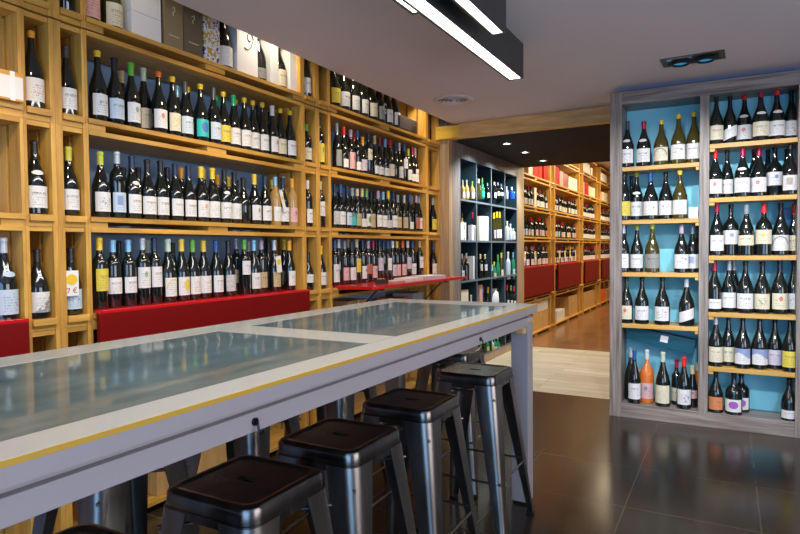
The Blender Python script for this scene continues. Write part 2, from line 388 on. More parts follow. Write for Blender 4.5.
b32|-2.659|12.592|1.512|0.291|0.037|o|d|c|Otk|582.3
b32|-2.636|12.727|1.512|0.302|0.037|o|d|k|Otk|583.7
b32|-2.635|12.844|1.512|0.304|0.037|o|d|c|Wtk|584.9
b32|-2.64|12.981|1.512|0.313|0.037|o|d|k|Otk|586.2
b32|-2.635|13.103|1.512|0.306|0.037|u|d|k|Ptk|587.4
b32|-2.644|13.234|1.512|0.297|0.037|o|d|r|Wtk|588.7
b32|-2.639|13.378|1.512|0.3|0.037|o|d|c|Otk|590.0
b32|-2.658|13.502|1.512|0.299|0.037|o|d|k|Wtk|591.2
b32|-2.654|13.636|1.512|0.291|0.037|o|d|r|Btk|592.4
b32|-2.636|13.766|1.512|0.313|0.037|o|d|k|Wtk|593.6
b42|-2.659|14.368|1.512|0.303|0.037|o|d|k|Wtk|598.7
b42|-2.649|14.537|1.512|0.307|0.037|o|d|k|Otk|600.1
b42|-2.632|14.734|1.512|0.292|0.037|o|d|k|Btk|601.6
b42|-2.659|14.923|1.512|0.303|0.037|o|d|c|Ptk|603.1
b42|-2.648|15.093|1.512|0.305|0.037|o|d|k|Otk|604.4
b42|-2.635|15.294|1.512|0.309|0.037|o|d|d|Ctk|605.9
b42|-2.648|15.475|1.512|0.314|0.037|o|d|c|Ptk|607.2
b42|-2.637|15.656|1.512|0.306|0.037|o|d|k|Otk|608.4
b42|-2.647|15.841|1.512|0.304|0.037|o|d|c|Otk|609.7
b13|-2.652|8.344|1.06|0.314|0.037|u|d|r|Wtk|519.0
b13|-2.639|8.456|1.06|0.298|0.037|u|d|y|Wtk|521.4
b13|-2.649|8.581|1.06|0.297|0.037|o|d|l|Wtk|523.9
b13|-2.637|8.692|1.06|0.312|0.037|o|d|l|Wtk|526.2
b13|-2.659|8.819|1.06|0.298|0.037|o|d|c|Wtk|528.7
b13|-2.63|8.947|1.06|0.306|0.037|o|d|l|Wtk|531.1
b13|-2.641|9.068|1.06|0.306|0.037|u|d|l|Ctk|533.4
b13|-2.652|9.179|1.06|0.297|0.037|o|d|r|Wtk|535.4
b13|-2.632|9.292|1.06|0.29|0.037|o|d|k|Ctk|537.5
b13|-2.647|9.425|1.06|0.314|0.037|u|d|B|Wtk|539.8
b13|-2.634|9.548|1.06|0.299|0.037|o|d|k|Ctk|541.9
b13|-2.641|9.654|1.06|0.304|0.037|o|d|y|Wtk|543.7
b13|-2.633|9.778|1.06|0.3|0.037|o|d|c|Wtk|545.7
b23|-2.634|10.236|1.06|0.301|0.037|o|d|r|Wtk|552.9
b23|-2.65|10.378|1.06|0.312|0.037|u|d|y|Wtk|555.0
b23|-2.64|10.529|1.06|0.299|0.037|o|d|c|Ctk|557.2
b23|-2.66|10.665|1.06|0.299|0.037|o|d|B|Ctk|559.1
b23|-2.643|10.8|1.06|0.293|0.037|o|d|c|Ctk|561.0
b23|-2.649|10.956|1.06|0.307|0.037|o|d|B|Wtk|563.1
b23|-2.637|11.096|1.06|0.303|0.037|u|d|k|Wtk|564.9
b23|-2.65|11.232|1.06|0.302|0.037|o|d|y|Wtk|566.7
b23|-2.644|11.379|1.06|0.309|0.037|u|d|l|Wtk|568.5
b23|-2.635|11.512|1.06|0.304|0.037|o|d|y|Wtk|570.1
b23|-2.654|11.662|1.06|0.314|0.037|u|d|y|Wtk|572.0
b23|-2.645|11.795|1.06|0.309|0.037|o|d|y|Ctk|573.5
b23|-2.648|11.939|1.06|0.307|0.037|o|d|B|Wtk|575.2
b33|-2.644|12.467|1.06|0.307|0.037|o|d|r|Wtk|581.0
b33|-2.655|12.581|1.06|0.309|0.037|o|d|r|Wtk|582.2
b33|-2.647|12.727|1.06|0.297|0.037|o|d|y|Wtk|583.7
b33|-2.633|12.841|1.06|0.308|0.037|o|d|l|Wtk|584.9
b33|-2.632|12.986|1.06|0.305|0.037|o|d|l|Wtk|586.3
b33|-2.645|13.117|1.06|0.295|0.037|o|d|B|Wtk|587.6
b33|-2.638|13.237|1.06|0.3|0.037|o|d|y|Wtk|588.7
b33|-2.651|13.373|1.06|0.305|0.037|u|d|c|Wtk|590.0
b33|-2.64|13.507|1.06|0.308|0.037|u|d|c|Wtk|591.2
b33|-2.632|13.634|1.06|0.308|0.037|u|d|c|Ctk|592.4
b33|-2.633|13.764|1.06|0.294|0.037|u|d|y|Ctk|593.6
b43|-2.655|14.359|1.06|0.313|0.037|o|d|l|Wtk|598.6
b43|-2.649|14.536|1.06|0.303|0.037|o|d|k|Wtk|600.1
b43|-2.647|14.727|1.06|0.296|0.037|o|d|r|Wtk|601.6
b43|-2.638|14.916|1.06|0.307|0.037|u|d|y|Wtk|603.0
b43|-2.651|15.106|1.06|0.293|0.037|o|d|l|Wtk|604.5
b43|-2.642|15.289|1.06|0.304|0.037|o|d|l|Ctk|605.8
b43|-2.647|15.476|1.06|0.292|0.037|o|d|c|Wtk|607.2
b43|-2.645|15.646|1.06|0.307|0.037|o|d|B|Wtk|608.4
b43|-2.655|15.836|1.06|0.309|0.037|o|d|c|Wtk|609.7
bn|-2.63|10.0|1.06|0.3|0.037|o|d|k|Wtk|549.3
bn|-2.63|10.0|1.512|0.3|0.037|o|d|k|Wtk|549.3
bn|-2.63|12.2|1.512|0.3|0.037|o|d|k|Wtk|578.1
bn|-2.63|14.05|1.06|0.3|0.037|o|d|k|Wtk|596.0
V4|-2.536|6.047|1.8806|0.212|0.029|q|a|l|Wtk|462.5
V4|-2.536|6.16|1.8914|0.212|0.029|q|a|l|Wtk|466.5
V4|-2.536|6.331|1.9024|0.201|0.029|q|a|g|Wtk|472.5
V4|-2.536|6.523|1.9137|0.236|0.029|f|v|w|K|478.5
V4|-2.536|6.635|1.9252|0.247|0.029|u|g|g|Etk|482
V4|-2.536|6.811|1.9369|0.194|0.029|q|d|b|Wtk|487.5
V4|-2.536|7.053|1.9489|0.216|0.029|o|d|t|Wtk|494.2
V4|-2.536|7.184|1.9611|0.21|0.029|o|d|l|WtkM|497.8
V4|-2.536|7.306|1.9736|0.191|0.029|o|d|b|WtkM|501.5
V4|-2.536|7.519|1.9863|0.16|0.022|o|x|w|K|506.5
V4|-2.536|7.725|1.9993|0.16|0.045|q|b|w|K|511.5
V3|-2.536|6.028|1.4367|0.297|0.029|q|a|k|Wtk|462
V3|-2.536|6.331|1.4385|0.31|0.029|u|d|c|K|472.5
V3|-2.536|7.034|1.4403|0.342|0.029|f|v|y|Ltk|493.8
V3|-2.536|7.136|1.4421|0.358|0.029|f|v|y|Wtk|496.6
V3|-2.536|7.24|1.444|0.36|0.029|f|v|y|Wtk|499.4
V3|-2.536|7.398|1.4459|0.224|0.029|o|a|n|K|502.3
V3|-2.536|7.535|1.4479|0.254|0.029|o|x|w|Btk|507
V3|-2.536|7.67|1.4499|0.217|0.029|o|x|w|Wtk|510.3
V3|-2.536|7.796|1.4519|0.16|0.029|o|x|w|Wtk|513.3
V2|-2.536|6.016|0.998|0.291|0.029|q|d|l|Wtk|461.8
V2|-2.536|6.143|0.9908|0.302|0.032|q|d|s|K|466.3
V2|-2.536|6.566|0.9835|0.293|0.029|o|d|t|CtkU|480.2
V2|-2.536|6.72|0.976|0.298|0.029|o|d|t|WtkU|484.9
V2|-2.536|6.903|0.9684|0.298|0.029|o|d|t|WtkU|489.2
V2|-2.536|7.034|0.9606|0.217|0.029|u|g|Y|Ctk|494
V2|-2.536|7.174|0.9527|0.31|0.029|u|g|g|K|497.8
V2|-2.536|7.306|0.9446|0.341|0.029|o|v|Y|Ctk|501.8
V2|-2.536|7.572|0.9363|0.36|0.032|o|x|w|BtkU|508
V2|-2.536|7.78|0.9279|0.36|0.029|o|g|b|Btk|513
V1|-2.536|6.275|0.5541|0.269|0.029|q|x|w|K|471
V1|-2.536|6.652|0.5379|0.36|0.029|u|d|B|Wtk|483
V1|-2.536|6.811|0.5213|0.36|0.029|u|d|o|Yty|488
V1|-2.536|7.528|0.5044|0.36|0.029|o|d|r|WtkT|507
V1|-2.536|7.684|0.4871|0.36|0.029|o|d|g|WtkT|510.8
V1|-2.536|7.816|0.4695|0.36|0.029|o|d|r|WtkT|514.6
V0|-2.536|6.778|0.1051|0.164|0.029|q|g|g|Ytk|487
V0|-2.536|6.952|0.0797|0.166|0.029|q|x|w|Yty|492
V0|-2.536|7.045|0.0538|0.191|0.029|q|g|g|Wtk|494.6
V0|-2.536|7.152|0.0274|0.216|0.029|q|g|w|Btk|497.5
V0|-2.536|7.261|0.0004|0.241|0.029|q|d|k|Etk|500.4
V0|-2.536|7.398|-0.0271|0.267|0.029|q|d|k|K|503.4
V0|-2.536|7.5|-0.0552|0.279|0.029|q|d|k|Wtk|506.5
V0|-2.536|7.627|-0.0839|0.291|0.029|q|d|k|Wtk|509.6
V0|-2.536|6.671|-0.1132|0.36|0.029|q|d|c|Wtk|483.8
V0|-2.536|6.566|-0.143|0.36|0.029|q|g|g|Ytk|480.6
"""

# ------------------------------------------------------------------ materials
MATS = {}
def newmat(name):
    m = bpy.data.materials.new(name); m.use_nodes = True
    nt = m.node_tree; b = nt.nodes['Principled BSDF']
    return m, nt, b
def rgba(c): return (c[0], c[1], c[2], 1)
def plain(name, col, rough=.5, metal=0, coat=0, emis=None, es=0, trans=0, ior=1.45, spec=.5):
    if name in MATS: return MATS[name]
    m, nt, b = newmat(name)
    b.inputs['Base Color'].default_value = rgba(col); b.inputs['Roughness'].default_value = rough
    b.inputs['Metallic'].default_value = metal; b.inputs['Coat Weight'].default_value = coat
    b.inputs['Transmission Weight'].default_value = trans; b.inputs['IOR'].default_value = ior
    b.inputs['Specular IOR Level'].default_value = spec
    if emis: b.inputs['Emission Color'].default_value = rgba(emis); b.inputs['Emission Strength'].default_value = es
    n = nt.nodes.new('ShaderNodeTexNoise'); n.inputs['Scale'].default_value = 14
    tc = nt.nodes.new('ShaderNodeTexCoord'); nt.links.new(tc.outputs['Object'], n.inputs['Vector'])
    mr = nt.nodes.new('ShaderNodeMapRange'); mr.inputs[3].default_value = max(0, rough-.04); mr.inputs[4].default_value = min(1, rough+.05)
    nt.links.new(n.outputs['Fac'], mr.inputs[0]); nt.links.new(mr.outputs[0], b.inputs['Roughness'])
    MATS[name] = m
    return m
def grain(name, c1, c2, scale, rough=.5, detail=5, bump=.15, rnd=.25, coat=0, contrast=(.3, .7)):
    """wood: noise stretched along one axis; scale = (x, y, z) noise frequency per metre"""
    if name in MATS: return MATS[name]
    m, nt, b = newmat(name)
    g = nt.nodes.new('ShaderNodeNewGeometry'); mp = nt.nodes.new('ShaderNodeMapping'); mp.inputs['Scale'].default_value = scale
    oi = nt.nodes.new('ShaderNodeObjectInfo'); ad = nt.nodes.new('ShaderNodeVectorMath'); ad.operation = 'ADD'
    sv = nt.nodes.new('ShaderNodeVectorMath'); sv.operation = 'SCALE'; sv.inputs[0].default_value = (3, 5, 7)
    nt.links.new(oi.outputs['Random'], sv.inputs['Scale'])
    nt.links.new(g.outputs['Position'], mp.inputs['Vector']); nt.links.new(mp.outputs[0], ad.inputs[0]); nt.links.new(sv.outputs[0], ad.inputs[1])
    n = nt.nodes.new('ShaderNodeTexNoise'); n.inputs['Scale'].default_value = 1; n.inputs['Detail'].default_value = detail; n.inputs['Roughness'].default_value = .6
    nt.links.new(ad.outputs[0], n.inputs['Vector'])
    cr = nt.nodes.new('ShaderNodeValToRGB'); cr.color_ramp.elements[0].color = rgba(c1); cr.color_ramp.elements[1].color = rgba(c2)
    cr.color_ramp.elements[0].position = contrast[0]; cr.color_ramp.elements[1].position = contrast[1]
    nt.links.new(n.outputs['Fac'], cr.inputs[0])
    hs = nt.nodes.new('ShaderNodeHueSaturation'); mr = nt.nodes.new('ShaderNodeMapRange')
    mr.inputs[3].default_value = 1-rnd/2; mr.inputs[4].default_value = 1+rnd/2
    nt.links.new(oi.outputs['Random'], mr.inputs[0]); nt.links.new(mr.outputs[0], hs.inputs['Value']); nt.links.new(cr.outputs[0], hs.inputs['Color'])
    nt.links.new(hs.outputs[0], b.inputs['Base Color'])
    bp = nt.nodes.new('ShaderNodeBump'); bp.inputs['Strength'].default_value = bump; bp.inputs['Distance'].default_value = .003
    nt.links.new(n.outputs['Fac'], bp.inputs['Height']); nt.links.new(bp.outputs[0], b.inputs['Normal'])
    b.inputs['Roughness'].default_value = rough; b.inputs['Coat Weight'].default_value = coat
    MATS[name] = m
    return m
def tiles(name, c1, c2, mortar, w, hgt, off, msize, loc, rough, rot=0, noise=0.0, coat=0):
    m, nt, b = newmat(name)
    g = nt.nodes.new('ShaderNodeNewGeometry'); mp = nt.nodes.new('ShaderNodeMapping'); mp.vector_type = 'TEXTURE'
    mp.inputs['Location'].default_value = loc; mp.inputs['Rotation'].default_value = (0, 0, rot)
    nt.links.new(g.outputs['Position'], mp.inputs['Vector'])
    br = nt.nodes.new('ShaderNodeTexBrick'); br.offset = off; br.squash = 1
    br.inputs['Scale'].default_value = 1; br.inputs['Brick Width'].default_value = w; br.inputs['Row Height'].default_value = hgt
    br.inputs['Mortar Size'].default_value = msize; br.inputs['Mortar Smooth'].default_value = .1
    br.inputs['Color1'].default_value = rgba(c1); br.inputs['Color2'].default_value = rgba(c2); br.inputs['Mortar'].default_value = rgba(mortar)
    nt.links.new(mp.outputs[0], br.inputs['Vector'])
    n = nt.nodes.new('ShaderNodeTexNoise'); n.inputs['Detail'].default_value = 6
    mp2 = nt.nodes.new('ShaderNodeMapping'); mp2.inputs['Scale'].default_value = (2, 22, 2) if noise else (3, 3, 3)
    nt.links.new(g.outputs['Position'], mp2.inputs['Vector']); nt.links.new(mp2.outputs[0], n.inputs['Vector']); n.inputs['Scale'].default_value = 1
    mx = nt.nodes.new('ShaderNodeMix'); mx.data_type = 'RGBA'; mx.blend_type = 'MULTIPLY'; mx.inputs[0].default_value = .6
    cr = nt.nodes.new('ShaderNodeValToRGB'); cr.color_ramp.elements[0].color = (.55, .55, .55, 1); cr.color_ramp.elements[0].position = .3
    cr.color_ramp.elements[1].color = (1.2, 1.2, 1.2, 1); cr.color_ramp.elements[1].position = .7
    nt.links.new(n.outputs['Fac'], cr.inputs[0]); nt.links.new(br.outputs['Color'], mx.inputs[6]); nt.links.new(cr.outputs[0], mx.inputs[7])
    nt.links.new(mx.outputs[2], b.inputs['Base Color'])
    mr = nt.nodes.new('ShaderNodeMapRange'); mr.inputs[3].default_value = rough*.75; mr.inputs[4].default_value = rough*1.3
    nt.links.new(n.outputs['Fac'], mr.inputs[0]); nt.links.new(mr.outputs[0], b.inputs['Roughness'])
    b.inputs['Coat Weight'].default_value = coat
    MATS[name] = m
    return m

PINE1, PINE2 = (.44, .205, .030), (.72, .41, .085)
M_pine_y = grain('pine_along_y', PINE1, PINE2, (30, 3, 30), .45)
M_pine_z = grain('pine_upright', PINE1, PINE2, (30, 30, 3), .45)
M_pine_x = grain('pine_along_x', PINE1, PINE2, (3, 30, 30), .45)
M_shelf = grain('shelf_oak', (.50, .26, .05), (.70, .42, .11), (3, 30, 30), .45)
M_lam_z = grain('grey_laminate_upright', (.12, .092, .075), (.36, .31, .275), (55, 55, 2.2), .42, 6, .3, .05, 0, (.33, .68))
M_lam_x = grain('grey_laminate_level', (.12, .092, .075), (.36, .31, .275), (2.2, 55, 55), .42, 6, .3, .05, 0, (.33, .68))
M_oak_z = grain('oak_laminate_upright', (.27, .17, .09), (.52, .37, .22), (40, 40, 1.6), .45, 6, .2, .05, 0, (.3, .7))
M_beam = grain('beam_timber', (.55, .30, .09), (.88, .58, .24), (3, 22, 22), .5, 5, .2, .1)
M_beam2 = grain('beam_end_warm_lit', (.78, .46, .04), (.92, .62, .09), (3, 22, 22), .5, 5, .2, .1)  # warm light on the beam end is put into the timber colour
M_ceiling = plain('ceiling_paint', (.72, .68, .72), .8)
M_wall = plain('wall_paint', (.42, .40, .40), .8)
M_bluewall = plain('blue_grey_paint', (.24, .38, .58), .7)
M_cyan = plain('cyan_panel', (.26, .70, .86), .55)
M_darkceil = plain('dark_ceiling_paint', (.020, .018, .017), .75, spec=.2)
M_teal = plain('slate_teal_board', (.018, .040, .048), .35)
M_tealed = plain('slate_board_edge', (.13, .155, .18), .4)
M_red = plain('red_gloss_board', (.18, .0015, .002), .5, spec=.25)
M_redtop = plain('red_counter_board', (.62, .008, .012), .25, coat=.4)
M_paint = plain('pale_grey_paint', (.31, .30, .27), .38, coat=.15)
M_apron = plain('lilac_grey_paint', (.42, .39, .40), .4, coat=.1)
M_yedge = plain('yellow_wood_edging', (.66, .40, .05), .45)
M_black = plain('black_rubber', (.01, .01, .01), .5)
M_house = plain('graphite_metal', (.05, .055, .055), .45, .3)
M_light = plain('lit_diffuser', (1, 1, 1), .5, emis=(1, .98, .95), es=7)
M_spotlit = plain('downlight_glow', (1, 1, 1), .5, emis=(.85, .95, 1), es=12)
M_chrome = plain('chrome', (.7, .7, .7), .12, 1)
M_iron = plain('dark_iron_hook', (.05, .05, .06), .3, 1)
M_white = plain('white_card', (.78, .77, .76), .45)
M_cream = plain('cream_card', (.72, .66, .48), .5)
M_kraft = grain('kraft_board', (.48, .27, .09), (.60, .36, .14), (20, 20, 3), .7, 4, .05, .2)
M_gold = plain('beige_gold_card', (.34, .26, .15), .4, .3)
M_bronze = plain('bronze_card', (.19, .15, .095), .4, .3)
M_orange = plain('orange_card', (.85, .14, .01), .5)
M_redcard = plain('red_card', (.50, .008, .004), .6, spec=.2)
M_pinkcard = plain('pink_card', (.65, .35, .30), .5)
M_tealbox = plain('petrol_card', (.004, .065, .10), .35)
M_vent = plain('vent_metal', (.68, .64, .66), .45)
M_lens = plain('blue_lamp_lens', (.05, .3, .6), .2, emis=(.03, .45, .9), es=.35)
M_led = plain('blue_led_strip', (.05, .2, .6), .4, emis=(.03, .25, .8), es=.45)
M_ink = plain('grey_print', (.09, .08, .07), .5)
M_spk = plain('speaker_cloth', (.07, .055, .05), .55)

def metal_stool(name, c1, c2, r0, r1):
    m, nt, b = newmat(name)
    tc = nt.nodes.new('ShaderNodeTexCoord'); mp = nt.nodes.new('ShaderNodeMapping'); mp.inputs['Scale'].default_value = (9, 9, 2)
    n = nt.nodes.new('ShaderNodeTexNoise'); n.inputs['Scale'].default_value = 2; n.inputs['Detail'].default_value = 6
    nt.links.new(tc.outputs['Object'], mp.inputs[0]); nt.links.new(mp.outputs[0], n.inputs['Vector'])
    cr = nt.nodes.new('ShaderNodeValToRGB'); cr.color_ramp.elements[0].position = .3; cr.color_ramp.elements[1].position = .75
    cr.color_ramp.elements[0].color = rgba(c1); cr.color_ramp.elements[1].color = rgba(c2)
    nt.links.new(n.outputs['Fac'], cr.inputs[0]); nt.links.new(cr.outputs[0], b.inputs['Base Color'])
    b.inputs['Metallic'].default_value = 1
    mr = nt.nodes.new('ShaderNodeMapRange'); mr.inputs[3].default_value = r0; mr.inputs[4].default_value = r1
    nt.links.new(n.outputs['Fac'], mr.inputs[0]); nt.links.new(mr.outputs[0], b.inputs['Roughness'])
    return m
M_steel = metal_stool('brushed_gunmetal', (.19, .18, .17), (.36, .34, .32), .27, .38)
M_seat = metal_stool('gunmetal_dark_reflection', (.12, .113, .107), (.21, .20, .19), .22, .30)  # leg metal darkened: the seats' dark reflections are put into the colour
def zinc():
    m, nt, b = newmat('zinc_sheet_under_glass')
    g = nt.nodes.new('ShaderNodeNewGeometry'); mp = nt.nodes.new('ShaderNodeMapping'); mp.inputs['Scale'].default_value = (5, 2.4, 1)
    n = nt.nodes.new('ShaderNodeTexNoise'); n.inputs['Scale'].default_value = 1.6; n.inputs['Detail'].default_value = 8; n.inputs['Roughness'].default_value = .65
    nt.links.new(g.outputs['Position'], mp.inputs[0]); nt.links.new(mp.outputs[0], n.inputs['Vector'])
    cr = nt.nodes.new('ShaderNodeValToRGB'); cr.color_ramp.elements[0].position = .32; cr.color_ramp.elements[1].position = .72
    cr.color_ramp.elements[0].color = (.030, .058, .066, 1); cr.color_ramp.elements[1].color = (.095, .135, .14, 1)
    nt.links.new(n.outputs['Fac'], cr.inputs[0]); nt.links.new(cr.outputs[0], b.inputs['Base Color'])
    b.inputs['Roughness'].default_value = .45
    b.inputs['Specular IOR Level'].default_value = .15; b.inputs['Coat Weight'].default_value = .55; b.inputs['Coat Roughness'].default_value = .05; b.inputs['Coat IOR'].default_value = 1.45
    return m
M_zinc = zinc()

GLASS = {'d': plain('dark_bottle_glass', (.006, .009, .008), .07, coat=.6, spec=.7),
         'v': plain('olive_bottle_glass', (.055, .045, .008), .08, coat=.6, spec=.7),
         'r': plain('rose_wine_glass', (.95, .26, .04), .06, trans=.4, coat=.5),
         'a': plain('amber_glass', (.70, .44, .14), .06, trans=.4, coat=.5),
         'g': plain('green_glass', (.02, .22, .09), .07, coat=.6),
         'x': plain('clear_frosted_glass', (.62, .68, .68), .12, coat=.5),
         'b': plain('blue_glass', (.01, .07, .55), .07, coat=.6)}
CAPC = {'y': ((.80, .55, .03), 'yellow'), 'Y': ((.55, .58, .06), 'lime'), 'o': ((.85, .38, .03), 'orange'), 'O': ((.75, .14, .02), 'rust'),
        'g': ((.12, .42, .04), 'green'), 'G': ((.01, .42, .20), 'emerald'), 'k': ((.012, .012, .016), 'black'), 'w': ((.75, .74, .72), 'white'),
        'n': ((.012, .028, .07), 'navy'), 'b': ((.22, .48, .68), 'pale-blue'), 'B': ((.015, .09, .30), 'blue'), 'r': ((.75, .02, .015), 'red'),
        'c': ((.40, .01, .05), 'crimson'), 's': ((.48, .52, .55), 'silver'), 'p': ((.50, .60, .45), 'pale-green'), 't': ((.62, .50, .26), 'tan'),
        'l': ((.45, .34, .44), 'lilac'), 'D': ((.06, .07, .08), 'grey'), 'd': ((.03, .03, .03), 'charcoal'), 'h': ((.24, .31, .35), 'slate'),
        'x': ((.55, .62, .65), 'clear')}
CAPM = {k: plain('capsule_'+v[1].replace('-', '_'), v[0], .34, .25 if k in 'sbc' else 0, coat=.2) for k, v in CAPC.items()}
PAPER = {'W': ((.74, .72, .70), 'white'), 'C': ((.70, .64, .46), 'cream'), 'B': ((.52, .62, .72), 'bluish'), 'Y': ((.70, .56, .06), 'yellow'),
         'G': ((.28, .28, .25), 'grey'), 'T': ((.50, .38, .20), 'tan'), 'P': ((.68, .40, .38), 'pink'), 'L': ((.55, .50, .60), 'lilac'),
         'E': ((.02, .48, .45), 'teal'), 'O': ((.62, .22, .08), 'orange'), 'R': ((.45, .12, .08), 'brown')}
INKC = {'k': ((.10, .09, .09), 'dark'), 'r': ((.60, .04, .04), 'red'), 'y': ((.78, .52, .02), 'yellow'), 'e': ((.02, .28, .26), 'teal'),
        'u': ((.05, .15, .45), 'blue'), 'p': ((.30, .04, .42), 'purple'), 'o': ((.75, .25, .05), 'orange'), 'g': ((.08, .30, .04), 'green'), 'n': ((.28, .14, .05), 'brown')}
KINDW = {'t': 'text', 'c': 'crest', 's': 'sketch', 'd': 'disc', 'n': 'plain', 'b': 'block', 'o': 'scrollwork', 'a': 'arch', 'w': 'swirl', 'g': 'letter', 'T': 'wave'}

def label_mat(base, kind, ink):
    key = 'paper_%s_%s_%s' % (base, kind, ink)
    if key in MATS: return MATS[key]
    m, nt, b = newmat('label_paper')
    L = nt.links.new
    def node(t, **k):
        n = nt.nodes.new(t)
        for a, v in k.items(): setattr(n, a, v)
        return n
    def mth(op, a, c=None, clamp=False):
        n = node('ShaderNodeMath', operation=op, use_clamp=clamp)
        for i, v in enumerate((a, c)):
            if v is None: continue
            if hasattr(v, 'links'): L(v, n.inputs[i])
            else: n.inputs[i].default_value = v
        return n.outputs[0]
    uv = node('ShaderNodeUVMap'); sp = node('ShaderNodeSeparateXYZ'); L(uv.outputs[0], sp.inputs[0])
    oi = node('ShaderNodeObjectInfo')
    u, v = sp.outputs[0], sp.outputs[1]
    # lines of small print
    row = mth('FLOOR', mth('MULTIPLY', v, 9)); inrow = mth('LESS_THAN', mth('FRACT', mth('MULTIPLY', v, 9)), .45)
    cv = node('ShaderNodeCombineXYZ'); L(mth('MULTIPLY', u, 26), cv.inputs[0]); L(mth('ADD', mth('MULTIPLY', row, 7.3), mth('MULTIPLY', oi.outputs['Random'], 50)), cv.inputs[1])
    nz = node('ShaderNodeTexNoise'); nz.inputs['Scale'].default_value = 1; nz.inputs['Detail'].default_value = 1; L(cv.outputs[0], nz.inputs['Vector'])
    txt = mth('MULTIPLY', mth('GREATER_THAN', nz.outputs['Fac'], .52), inrow)
    wid = mth('LESS_THAN', mth('ABSOLUTE', mth('SUBTRACT', u, .5)), .30)
    hgt = mth('LESS_THAN', mth('ABSOLUTE', mth('SUBTRACT', v, .42)), .30)
    txt = mth('MULTIPLY', mth('MULTIPLY', txt, wid), hgt)
    def ell(cx, cy, rx, ry):
        a = mth('POWER', mth('DIVIDE', mth('SUBTRACT', u, cx), rx), 2); c = mth('POWER', mth('DIVIDE', mth('SUBTRACT', v, cy), ry), 2)
        return mth('ADD', a, c)
    nb = node('ShaderNodeTexNoise'); nb.inputs['Scale'].default_value = 7; nb.inputs['Detail'].default_value = 3
    cv2 = node('ShaderNodeCombineXYZ'); L(u, cv2.inputs[0]); L(v, cv2.inputs[1]); L(mth('MULTIPLY', oi.outputs['Random'], 9), cv2.inputs[2]); L(cv2.outputs[0], nb.inputs['Vector'])
    strong = None; tw = .55
    if kind == 't': strong = mth('MULTIPLY', mth('LESS_THAN', mth('ABSOLUTE', mth('SUBTRACT', v, .66)), .05), mth('MULTIPLY', wid, mth('GREATER_THAN', nz.outputs['Fac'], .47)))
    elif kind == 'c': strong = mth('LESS_THAN', ell(.5, .66, .10, .15), 1)
    elif kind == 's': strong = mth('MULTIPLY', mth('GREATER_THAN', nb.outputs['Fac'], .60), mth('LESS_THAN', ell(.58, .5, .26, .34), 1))
    elif kind == 'd': strong = mth('LESS_THAN', ell(.55, .55, .25, .31), 1)
    elif kind == 'b': strong = mth('MULTIPLY', mth('LESS_THAN', mth('ABSOLUTE', mth('SUBTRACT', u, .42)), .17), mth('LESS_THAN', mth('ABSOLUTE', mth('SUBTRACT', v, .6)), .24))
    elif kind == 'o': strong = mth('GREATER_THAN', mth('SINE', mth('MULTIPLY', nb.outputs['Fac'], 60)), .25)
    elif kind == 'a': strong = mth('MULTIPLY', mth('LESS_THAN', mth('ABSOLUTE', mth('SUBTRACT', ell(.5, .35, .42, .55), 1)), .18), mth('GREATER_THAN', v, .4))
    elif kind == 'w': strong = mth('MULTIPLY', mth('LESS_THAN', v, mth('SUBTRACT', mth('MULTIPLY', u, 1.1), .15)), mth('GREATER_THAN', nb.outputs['Fac'], .44))
    elif kind == 'T': strong = mth('GREATER_THAN', v, mth('ADD', .55, mth('MULTIPLY', mth('SINE', mth('MULTIPLY', u, 5)), .18)))
    elif kind == 'n': tw = .3
    bc, ic = PAPER[base][0], INKC[ink][0]
    m1 = node('ShaderNodeMix', data_type='RGBA'); m1.inputs[6].default_value = rgba(bc); m1.inputs[7].default_value = (.12, .11, .11, 1)
    L(mth('MULTIPLY', txt, tw), m1.inputs[0]); out = m1.outputs[2]
    if strong is not None:
        m2 = node('ShaderNodeMix', data_type='RGBA'); m2.inputs[7].default_value = rgba(ic); L(out, m2.inputs[6]); L(mth('MULTIPLY', strong, {'d': .9, 'T': .7, 'b': .6, 't': .55, 'c': .75}.get(kind, .7)), m2.inputs[0]); out = m2.outputs[2]
    L(out, b.inputs['Base Color']); b.inputs['Roughness'].default_value = .55
    MATS[key] = m
    return m

